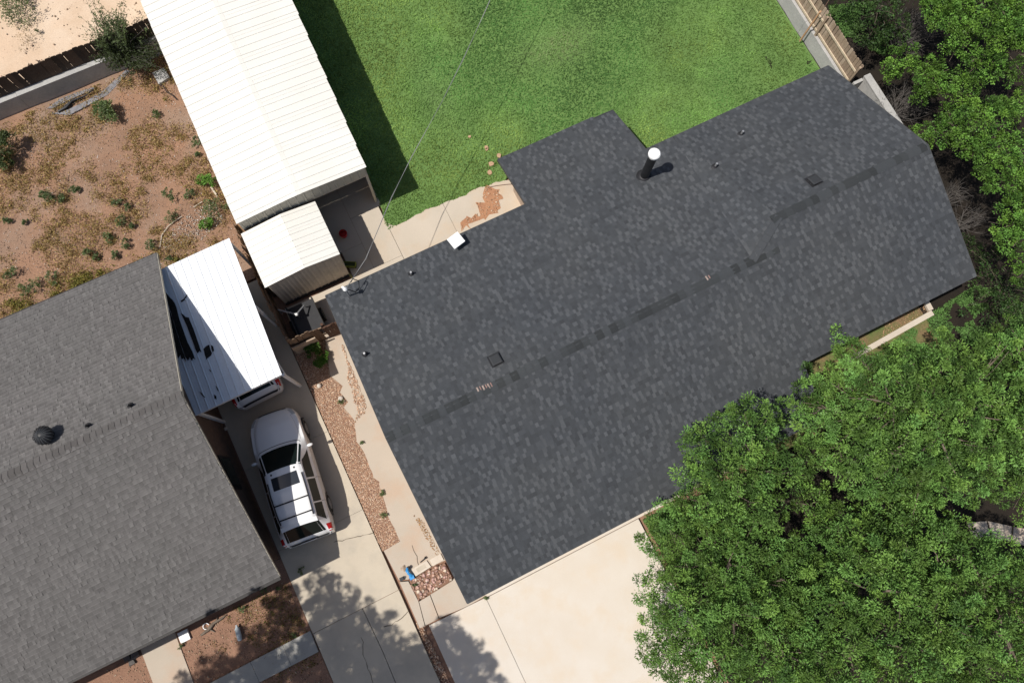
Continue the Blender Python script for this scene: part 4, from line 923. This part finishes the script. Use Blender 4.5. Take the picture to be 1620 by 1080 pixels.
for i, (a, b_, s_, l_) in enumerate(((537, 636, .10, 'small sprout beside the white stone in the gravel strip'), (573, 700, .09, 'small sprout at the edge of the concrete walk'), (607, 778, .10, 'sprout on the walk beside the long crack'), (607, 815, .14, 'green tuft near the lower end of the gravel strip'), (656, 925, .09, 'green sprout in the corner bed by the pavers'),
     (383, 963, .16, 'green tuft in the front yard under the grey eave'), (420, 933, .14, 'green tuft in the front yard nearest the driveway'), (466, 1003, .1, 'tuft beside the grey garden path'), (287, 1021, .12, 'tuft beside the neighbour front walk'), (770, 945, .08, 'tuft of grass in the joint at the garage slab'), (441, 930, .08, 'tiny tuft near the driveway corner'), (476, 903, .13, 'dry tuft at the top of the sunny driveway'))):
    shrub(l_, a, b_, s_, M_leafC, .03, 7, 90+i, (.06, .022), name='grass_tuft', cat='grass tuft', group=None, tintv=(.9, 1.5), per=22)

# ------------------------------------------------------------------ cars
def car(label, origin, heading, st, L_, suv=True):
    """local frame: +y forward, +x right; st = stations (y, w, zb, wg, wr, zr)"""
    root = thing('car', label, 'car', origin); root['_local'] = 1
    root.rotation_euler = (0, 0, heading)
    ys = np.array([s_[0] for s_ in st])[::-1]; arr = np.array([s_[1:] for s_ in st])[::-1]
    def par(y): return [np.interp(y, ys, arr[:, k]) for k in range(5)]
    def S(y, qv):
        w, zb, wg, wr, zr = par(y); t_ = 8-abs(qv); sg = 1 if qv >= 0 else -1
        pts = [(w*.93, .26), (w*.99, .42), (w, min(.72, zb*.78)), (w*.985, zb-.03), (wg, zb+.025), (wr, zr-.065), (wr-.09, zr-.012), (wr*.5, zr+.012), (0, zr+.02)]
        i = min(int(t_), 7); fr = t_-i; a = pts[i]; b_ = pts[i+1]
        return np.array([sg*(a[0]*(1-fr)+b_[0]*fr), y, a[1]*(1-fr)+b_[1]*fr])
    def nrm(y, qv):
        e = .02; a = S(y, min(qv+e, 8))-S(y, max(qv-e, -8)); b_ = S(y+e, qv)-S(y-e, qv); n = np.cross(b_, a); n = n/(np.linalg.norm(n)+1e-9)
        c_ = np.array([0, y, .6]); return n if (S(y, qv)-c_)@n > 0 else -n
    def patch_(name, y0, y1, q0, q1, mat, off=.006, ny=8, nq=10, parent=None, smooth=30):
        b = MB(); v = []
        for i in range(ny+1):
            for j in range(nq+1):
                qv = q0+(q1-q0)*j/nq; ya = y0(qv) if callable(y0) else y0; yb = y1(qv) if callable(y1) else y1; y = ya+(yb-ya)*i/ny
                v.append(S(y, qv)+nrm(y, qv)*off)
        f = [(i*(nq+1)+j, i*(nq+1)+j+1, (i+1)*(nq+1)+j+1, (i+1)*(nq+1)+j) for i in range(ny) for j in range(nq)]
        return b.add(v, f).build(name, mat, parent or root, smooth)
    gy_ = sorted(set(list(ys)+list(np.linspace(ys[0], ys[-1], 60)))); qs = np.linspace(-8, 8, 49); b = MB(); v = [S(y, qv) for y in gy_ for qv in qs]; k = len(qs)
    f = [(i*k+j, i*k+j+1, (i+1)*k+j+1, (i+1)*k+j) for i in range(len(gy_)-1) for j in range(k-1)]
    f += [tuple(range(k)), tuple((len(gy_)-1)*k+j for j in range(k-1, -1, -1))]+[(i*k, (i+1)*k, (i+1)*k+k-1, i*k+k-1) for i in range(len(gy_)-1)]
    b.add(v, f).build('body', M_car, root, 28)
    H = L_/2; rf, rr, cw = (.20, -1.70, 1.08) if suv else (.35, -1.55, 1.1); rwb = -2.22 if suv else -2.12
    patch_('windshield', lambda q_: cw-.10-.02*q_*q_, lambda q_: rf+.02-.01*q_*q_, -2.95, 2.95, M_carglass)
    patch_('rear_window', lambda q_: rr-.06, lambda q_: rwb+.03, -2.9, 2.9, M_carglass)
    for sg in (-1, 1):
        for (a, c_) in ((.62, -.36), (-.42, -1.2), (-1.25, -1.68)):
            sl_ = .34 if a > 0 else 0.0; s2 = .18 if c_ < -1.5 else 0
            lo, hi = (3.12*sg, 3.86*sg)
            patch_('side_window', lambda q_, a=a, sl_=sl_: a-sl_*(3.86-abs(q_))/.74*1.0, lambda q_, c_=c_, s2=s2: c_-s2*(abs(q_)-3.12)/.74, lo, hi, M_carglass, .006, 4, 5)
        patch_('tail_light', rwb+.22, -H+.09, 3.5*sg, 5.4*sg, M_red, .008, 4, 5)
        patch_('headlight', H-.36, H-.12, 3.2*sg, 4.6*sg, pmat('headlamp_lens', (.45, .47, .48), rough=.1, spec=.6), .006, 4, 5)
        mp = np.array([sg*.98, .74, 1.0]); mi = MB().lathe([(.02, -.08), (.05, -.05), (.06, 0), (.05, .08), (.015, .12)], mp, 12, axis=(sg, 0, .0)); mi.build('mirror', M_car, root, 50)
        patch_('sill_trim', -1.15, 1.0, 7.1*sg, 7.9*sg, M_black, .008, 4, 3)
        for y in (H-.92, -H+1.0):
            wh = MB().lathe([(.20, -.19), (.335, -.17), (.345, -.1), (.345, -.02), (.32, 0), (.22, .005)], (sg*.93, y, .345), 24, axis=(sg, 0, 0)).build('wheel', M_tyre, root, 40)
            MB().lathe([(.21, -.03), (.21, .004), (.17, .012), (.06, .0), (.05, .02), (.01, .02)], (sg*.94, y, .345), 20, axis=(sg, 0, 0)).build('rim', M_rim, wh, 40)
            ab = MB(); n_a = 12
            vs = [(sg*.945, y+rr_*math.cos(math.pi*a/n_a), .345+rr_*math.sin(math.pi*a/n_a)) for rr_ in (.36, .43) for a in range(n_a+1)]
            vs += [(x_*.93, y_, z_) for x_, y_, z_ in vs]; m2 = n_a+1
            ab.add(vs, [(a, a+1, m2+a+1, m2+a) for a in range(n_a)]+[(2*m2+a, 2*m2+a+1, 3*m2+a+1, 3*m2+a)[::-1] for a in range(n_a)]+[(m2+a, m2+a+1, 3*m2+a+1, 3*m2+a) for a in range(n_a)])
            ab.build('wheel_arch', M_black, root)
    M_gap = pmat('panel_gap', (.03, .03, .03), rough=.8)
    for sg in (-1, 1):
        for y in (.78, -.39, -1.22): patch_('panel_gap', y+.006, y-.006, 3.9*sg, 7.0*sg, M_gap, .003, 1, 8)
        patch_('panel_gap', H-.35, cw-.03, 2.72*sg, 2.76*sg, M_gap, .003, 8, 1)
    patch_('panel_gap', lambda q_: cw+.02-.02*q_*q_, lambda q_: cw-.0-.02*q_*q_, -2.7, 2.7, M_gap, .003, 1, 8)
    patch_('rear_bumper_strip', -H+.055, -H+.015, -4.0, 4.0, M_black, .014, 2, 14)
    patch_('grille', H-.06, H-.015, -3.6, 3.6, M_black, .01, 2, 14)
    if suv:
        patch_('sunroof', rf-.22, rf-.66, -1.55, 1.55, M_sunroof, .006, 4, 8)
        for sg in (-1, 1):
            b = MB(); b.tube([S(y, sg*2.45)+np.array([0, 0, .05]) for y in np.linspace(rf-.35, rr+.12, 10)], .021, 8)
            for y in (rf-.36, -.75, rr+.13): b.tube([S(y, sg*2.45)-np.array([0, 0, .02]), S(y, sg*2.45)+np.array([0, 0, .05])], .022, 6)
            b.build('roof_rail', M_black, root, 50)
        for y in (rf-1.15, rf-1.65):
            a, c_ = S(y, -2.45), S(y, 2.45); z = max(a[2], c_[2])+.085
            MB().tube([(a[0], y, z-.03), (a[0]*.9, y, z), (c_[0]*.9, y, z), (c_[0], y, z-.03)], .023, 8).build('cross_bar', M_black, root, 50)
        for x in (-.42, .42): MB().lathe([(.035, 0), (.03, .02)], S(rf-.10, x/abs(x)*1.35)+np.array([0, 0, .0]), 10).build('rack_cap', M_black, root)
        zs = S(rr, 0)[2]
        sp = MB(); k = 12
        for zz_ in (-.035, .0):
            for dy__ in (.05, -.10): sp.v += [(x, rr+dy__-.10*(x/.6)**2*.3, zs+zz_+(-.05 if dy__ < 0 else .012)-.05*(x/.62)**2) for x in np.linspace(-.62, .62, k)]
        fcs = [(j, j+1, k+j+1, k+j)[::-1] for j in range(k-1)]+[(2*k+j, 2*k+j+1, 3*k+j+1, 3*k+j) for j in range(k-1)]+[(k+j, k+j+1, 3*k+j+1, 3*k+j) for j in range(k-1)]+[(j, j+1, 2*k+j+1, 2*k+j)[::-1] for j in range(k-1)]
        sp.f = fcs; sp.c = [(1, 1, 1)]*len(fcs); sp.build('spoiler', M_car, root, 40)
        MB().obox((-.26, -H-.012, .80), (.52, 0, 0), (0, .012, 0), (0, 0, .13)).build('number_plate', M_white, root)
    return root
ST = [(2.35, .42, .60, .40, .30, .68), (2.31, .58, .66, .55, .42, .78), (2.22, .72, .73, .68, .54, .86), (2.05, .82, .81, .77, .64, .93), (1.8, .88, .88, .83, .72, .99), (1.5, .91, .93, .87, .77, 1.04), (1.08, .93, .99, .89, .80, 1.10), (.20, .935, 1.02, .885, .63, 1.63), (-.6, .935, 1.03, .88, .65, 1.69),
      (-1.3, .925, 1.04, .87, .63, 1.67), (-1.70, .91, 1.04, .86, .60, 1.62), (-2.22, .885, .96, .83, .69, 1.02), (-2.27, .86, .84, .80, .70, .90), (-2.32, .84, .72, .78, .68, .78), (-2.35, .78, .60, .72, .62, .64)]
fpt, rpt = P(430, 656, .75), P(489, 850, .75); hd = math.atan2(-(fpt-rpt)[0], (fpt-rpt)[1]); ce = (fpt+rpt)/2
suvo = car('white SUV with black roof rails and sunroof parked on the driveway', (ce[0], ce[1], 0), hd, ST, 4.7)
SD = [(2.3, .60, .52, .58, .46, .58), (2.2, .76, .62, .73, .6, .72), (1.9, .87, .74, .83, .72, .84), (1.1, .90, .88, .86, .78, .95), (.35, .90, .92, .85, .60, 1.40), (-.6, .90, .94, .85, .61, 1.47), (-1.55, .89, .95, .84, .58, 1.40), (-2.12, .88, .92, .82, .70, .98), (-2.2, .85, .86, .80, .70, .90), (-2.25, .83, .74, .78, .68, .78), (-2.3, .74, .56, .70, .6, .62)]
rp2 = P(414, 632, .6)
car('white car with red tail light parked under the white carport', (rp2[0]-2.3*math.sin(-hd*0+0.03), rp2[1]+2.3, 0), .03, SD, 4.6, suv=False)

# ------------------------------------------------------------------ small things
def one(mb, name, mat, label, cat, group=None, smooth=None): return tag(mb.build(name, mat, None, smooth), label, cat, group)
# pavers by the corner bed
q = [P(*a)[:2] for a in ((680, 885), (697, 875), (702, 885), (685, 895))]
one(MB().prism([tuple(p) for p in q], 0.002, .06), 'paver', M_trim, 'plain pale paver against the left wall of the house', 'paver', 'two pale pavers at the corner bed')
q = [P(*a)[:2] for a in ((651, 900), (675, 886), (682, 896), (658, 911))]
pv = thing('splash_block', 'pale concrete splash block with recessed centre beside the blue tool', 'paver', (*q[0], 0))
MB().prism([tuple(p) for p in q], .002, .06).build('block', M_trim, pv); cq = sum(q)/4
MB().prism([tuple(cq+(p-cq)*np.array([.55, .55])) for p in q], .06, .066).build('recess', M_conc2, pv)
# blue tool
q = P(647, 905, .1); bt = thing('blue_tool', 'blue plastic garden tool lying beside the splash block', 'tool', q)
MB().tube([q+np.array(d) for d in ((.02, .16, .02), (-.03, .08, .06), (-.02, -.02, .08), (.03, -.1, .05), (.02, -.18, .02))], [.05, .06, .045, .06, .035], 10).build('handle', M_blue, bt, 60)
MB().box(q[0]-.06, q[0]+.10, q[1]-.26, q[1]-.12, .02, .14).build('head', M_blue, bt); MB().lathe([(.05, 0), (.06, .05), (.02, .09)], q+np.array([.06, .15, .0]), 12).build('cap', M_black, bt, 40)
q = P(636, 915, .05); one(MB().box(q[0]-.08, q[0]+.06, q[1]-.06, q[1]+.06, .002, .10).box(q[0]+.06, q[0]+.12, q[1]-.02, q[1]+.03, .03, .07), 'battery_pack', M_black, 'small black pack on the concrete left of the blue tool', 'tool part')
q = P(638, 899, .02); one(MB().obox((q[0]-.1, q[1]-.02, .003), (.2, -.08, 0), (.03, .09, 0), (0, 0, .03), LW[1]).obox((q[0]-.02, q[1]-.1, .034), (.04, .2, 0), (.06, -.01, 0), (0, 0, .02), LW[2]), 'wood_offcut', M_wood, 'tan wood offcuts on the walk above the black pack', 'wood scrap')
q = P(674, 881, .02); one(MB().tube([P(665, 889, .03), P(671, 884, .05), q+np.array([0, 0, .05])], [.02, .02, .05], 8), 'downspout_elbow', M_black, 'short black pipe along the upper side of the pavers', 'pipe', None, 40)
# front yard bits
q = P(290, 1006, .1); one(MB().box(q[0]-.17, q[0]+.17, q[1]-.18, q[1]+.18, -.04, .06).box(q[0]-.12, q[0]+.12, q[1]-.13, q[1]+.13, .062, .07), 'utility_cover', M_white, 'white square utility box beside the neighbour front walk', 'utility box')
q = P(377, 1001, .1); one(MB().lathe([(.02, -.26), (.07, -.24), (.085, -.1), (.085, .16), (.04, .22), (.03, .28)], q, 14, axis=(.15, 1, 0)), 'gas_bottle', pmat('pale_blue_grey', (.42, .48, .52), rough=.5), 'pale blue grey bottle lying in the shaded front yard', 'bottle', None, 40)
q = P(326, 990, .03); b = MB(); b.tube([q+np.array([.1*math.cos(a), .1*math.sin(a), .0]) for a in np.linspace(0, 5.6, 14)], .02, 6); one(b, 'white_hoop', M_white, 'small white plastic hoop in the front yard dirt', 'hoop', None, 60)
b = MB(); b.tube([P(*a) for a in ((318, 1004, .0), (330, 995, .05), (338, 985, .06), (350, 978, .03), (358, 972, .0))], [.04, .06, .05, .04, .02], 7); b.tube([P(332, 995, .03), P(340, 999, .0)], [.03, .015], 6); b.tube([P(341, 985, .04), P(345, 972, 0)], [.03, .015], 6)
one(b, 'old_root', M_bark, 'gnarled brown root beside the white hoop', 'root', None, 60)
for i, (a, c_, s_, l_) in enumerate(((200, 1038, .12, 'larger dark rubble chunk under the grey eave'), (213, 1034, .13, 'flat dark rubble slab beside the front walk'), (207, 1046, .1, 'small dark rubble chunk below the others'))):
    q = P(a, c_, .05); rr = random.Random(i); b = MB(); v = [(q[0]+s_*rr.uniform(.7, 1.2)*x, q[1]+s_*rr.uniform(.7, 1.4)*y, max(-.02, z*s_*rr.uniform(.6, 1))) for z in (-.3, .8) for x, y in ((-1, -1), (1, -.8), (.9, 1), (-.8, .9))]
    b.add(v, [(3, 2, 1, 0), (4, 5, 6, 7), (0, 1, 5, 4), (1, 2, 6, 5), (2, 3, 7, 6), (3, 0, 4, 7)]); one(b, 'rubble_chunk', pmat('dark_rubble', (.09, .085, .08), (.14, .12, .11), 6, .9), l_, 'rubble', 'dark rubble beside the front walk')
b = MB(); b.tube([P(*a) for a in ((219, 1026, .03), (224, 1022, .04), (230, 1019, .03))], .03, 6); one(b, 'green_hose_end', pmat('green_rubber', (.02, .16, .07), rough=.5), 'short green hose end at the grey eave', 'hose', None, 50)
# gravel strip stones
for a, c_, s_, l_ in ((505, 610, .09, 'white stone at the top of the gravel strip'), (539, 630, .10, 'pale stone by the sprout in the gravel strip'), (357, 678, .07, 'white stone in the shade beside the grey house')):
    q = P(a, c_, .03); b = MB().lathe([(s_*.4, -.03), (s_, .0), (s_*.85, .05), (s_*.35, .08)], q, 8); one(b, 'stone', pmat('pale_stone', (.62, .57, .5), (.5, .44, .38), 9, .9), l_, 'stone', None, 50)
# yard: dry curved stick, plank, hose sheet
b = MB(); b.tube([P(*a) for a in ((253, 392, .02), (256, 372, .05), (266, 358, .05), (276, 350, .04), (288, 342, .03))], [.02, .022, .02, .02, .015], 6); one(b, 'curved_stick', pmat('bleached_wood', (.5, .44, .36), rough=.9), 'bleached curved stick above the grey roof tip', 'stick', None, 50)
b = MB(); b.tube([P(522/4*1+180, 326, .03) if False else P(306, 328, .03), P(320, 319, .03)], .018, 6); one(b, 'straight_stick', pmat('bleached_wood', (.5, .44, .36)), 'short straight bleached stick near the carport rear corner', 'stick')
b = MB(); b.obox(P(333, 297, .02), P(343, 312, .02)-P(333, 297, .02), (.06, .03, 0), (0, 0, .03), (.6, .52, .42)); one(b, 'plank', M_wood, 'pale plank on the ground beside the cream outbuilding', 'plank')
q = [P(*a)[:2] for a in ((243, 118), (261, 110), (270, 124), (253, 136))]; one(MB().prism([tuple(p) for p in q], -.05, .12), 'concrete_block', M_wallc, 'pale concrete pad against the outbuilding near the alley', 'block')
b = MB(); b.tube([P(*a) for a in ((258, 136, .05), (264, 146, .06), (272, 150, .05), (280, 158, .03))], .02, 6); one(b, 'black_hose', M_black, 'black hose curling out beside the concrete pad', 'hose', None, 50)
for i, (pp, l_) in enumerate(((((75, 172), (95, 158), (120, 147), (150, 138), (152, 141), (125, 152), (100, 164), (85, 172)), 'upper grey plastic sheet strip along the stem wall'), (((82, 180), (105, 176), (140, 160), (165, 142), (200, 110), (206, 113), (170, 150), (140, 168), (110, 183)), 'lower grey plastic sheet strip along the stem wall'), (((95, 176), (110, 160), (128, 156), (112, 168), (104, 174)), 'small folded grey plastic piece between the sheet strips'))):
    pts_ = [P(*a)[:2] for a in pp]; one(MB().prism([tuple(p) for p in pts_], -.005, lambda p: .03+.04*math.sin(p[0]*5)), 'plastic_sheet', pmat('grey_plastic', (.24, .235, .25), (.16, .155, .165), 6, .5), l_, 'plastic sheet', 'torn plastic sheeting by the stem wall')
b = MB(); b.tube([P(*a) for a in ((92, 177, .07), (105, 170, .09), (114, 160, .09), (135, 152, .08), (150, 140, .06))], [.05, .07, .05, .03, .02], 7); one(b, 'black_roll', M_black, 'crumpled black plastic roll on the grey sheet', 'plastic roll', None, 50)
# pad: red bucket, green crate
q = P(543, 370, .2); rb = thing('red_bucket', 'red bucket standing in the shade between shed and lawn', 'bucket', (q[0], q[1], 0)); rm = pmat('red_plastic', (.50, .015, .015), rough=.4)
MB().lathe([(.10, .0), (.145, .27), (.155, .28), (.145, .285), (.12, .06), (.01, .05)], (q[0], q[1], 0), 20).build('pail', rm, rb, 40)
MB().tube([(q[0]+.15*math.cos(a), q[1]+.02, .27+.13*math.sin(a)) for a in np.linspace(0, 3.14, 9)], .008, 6).build('handle', M_black, rb, 50)
q = P(553, 418, .15); gc_ = thing('green_crate', 'yellow green plastic tub beside the tan shed front corner', 'tub', (q[0], q[1], 0)); gm = pmat('lime_plastic', (.24, .27, .03), rough=.5)
b = MB(); d1, d2 = np.array([.42, -.22]), np.array([.09, .17]); o_ = q[:2]-d1/2-d2/2
for s1, s2, e1, e2 in ((o_, o_, d1, d2*.08), (o_+d2*.92, o_, d1, d2*.08), (o_, o_, d1*.05, d2), (o_+d1*.95, o_, d1*.05, d2)): b.obox((s1[0], s1[1], 0), (*e1, 0), (*e2, 0), (0, 0, .2))
b.obox((o_[0], o_[1], .0), (*d1, 0), (*d2, 0), (0, 0, .05)); b.build('tub_body', gm, gc_)
MB().obox((o_[0]+d1[0]*.05, o_[1]+d1[1]*.05, .14), (*(d1*.9), 0), (*(d2*.9), 0), (0, 0, .02)).build('contents', pmat('dark_contents', (.05, .06, .02), rough=.9), gc_)
b = MB(); b.obox(P(549, 432, .0), P(557, 441, .0)-P(549, 432, .0), (.06, .05, 0), (0, 0, .06), (.30, .26, .1)); one(b, 'timber_offcut', M_wood, 'yellowish timber offcut at the front corner of the shed', 'timber')
# utility trailer behind the gate fence
q = P(462, 512, .5); ut = thing('utility_trailer', 'black utility trailer with raised steel frame behind the broken gate', 'trailer', (q[0], q[1], 0))
MB().box(-3.55, -2.55, 8.55, 9.75, .42, .50).build('bed', M_black, ut)
for x in (-3.56, -2.58): MB().box(x, x+.04, 8.55, 9.75, .5, .78).build('side_rail', M_black, ut)
MB().box(-3.5, -2.6, 8.53, 8.57, .5, .78).build('tailboard', M_black, ut)
p1, p2, p3 = P(440, 490, 1.0), P(469, 497, 1.05), P(481, 483, .8)
MB().tube([p1, p2], .03, 8).build('frame_bar', M_steel, ut, 40); MB().tube([p2, p3], .03, 8).build('frame_bar', M_steel, ut, 40)
MB().lathe([(.05, -.04), (.06, .0), (.03, .04)], p2, 10).build('frame_corner', M_white, ut, 40)
for p_ in (p1, p2, p3): MB().tube([p_, (p_[0], p_[1], .45)], .02, 6).build('frame_leg', M_steel, ut, 40)
for x in (-3.62, -2.50): MB().lathe([(.16, -.07), (.27, -.06), (.27, .06), (.16, .07)], (x, 9.1, .27), 18, axis=(1, 0, 0)).build('wheel', M_tyre, ut, 40)
# items near the patio corner
q = P(813, 291, .1); one(MB().lathe([(.05, 0), (.07, .05), (.05, .1), (.02, .13)], (q[0], q[1], 0), 12), 'red_sprinkler', rm if False else pmat('pinkish_red', (.55, .04, .08), rough=.4), 'small pinkish red sprinkler at the patio corner', 'sprinkler', None, 40)
b = MB(); b.tube([P(813, 291, .03), P(800, 292, .015), P(785, 294, .015), P(770, 297, .012)], .012, 6); one(b, 'garden_hose', pmat('brown_hose', (.12, .06, .05), rough=.6), 'thin dark hose running left from the red sprinkler', 'hose', None, 50)
b = MB(); b.obox(P(803, 275, .0), (.05, 0, 0), (0, .05, 0), (0, 0, .5), (.6, .5, .38)); one(b, 'garden_stake', M_wood, 'pale short stake at the patio and lawn corner', 'stake')
# concrete edging by the turf
ed = thing('concrete_edging', 'L shaped pale concrete edging along the right front eave', 'edging', (15, -1, 0))
a, b2, c2 = P(1392, 541)[:2], P(1474, 495)[:2], P(1466, 480)[:2]
def bar(p, q, w_, mb): d = (q-p)/np.linalg.norm(q-p); n = np.array([-d[1], d[0]])*w_; return mb.prism([tuple(p-n), tuple(q-n), tuple(q+n), tuple(p+n)], -.05, .08)
bar(a-(b2-a)*.7, b2, .10, MB()).build('edging_run', M_trim, ed); bar(b2+np.array([.0, .11]), c2+np.array([0, .2]), .10, MB()).build('edging_return', M_trim, ed)
bb = [tuple(p) for p in (a, b2, c2, P(1400, 512)[:2])]; pebbles('edging_bed', scatter(bb, 500), -.02, .02, .06, [(.45, .28, .16), (.5, .34, .2), (.3, .18, .1)], M_rock)
# sandstone path between the trees at right
pt = thing('stone_path', None, None, (0, 0, 0)); pt['kind'] = 'structure'
for i, pp in enumerate((((1530, 826), (1560, 824), (1566, 848), (1540, 852)), ((1563, 824), (1600, 832), (1598, 856), (1570, 850)), ((1603, 833), (1660, 842), (1655, 870), (1601, 858)))):
    MB().prism([tuple(P(*a)[:2]) for a in pp], -.1, .03).build('slab', M_conc3, pt)
print('leaves', NT)
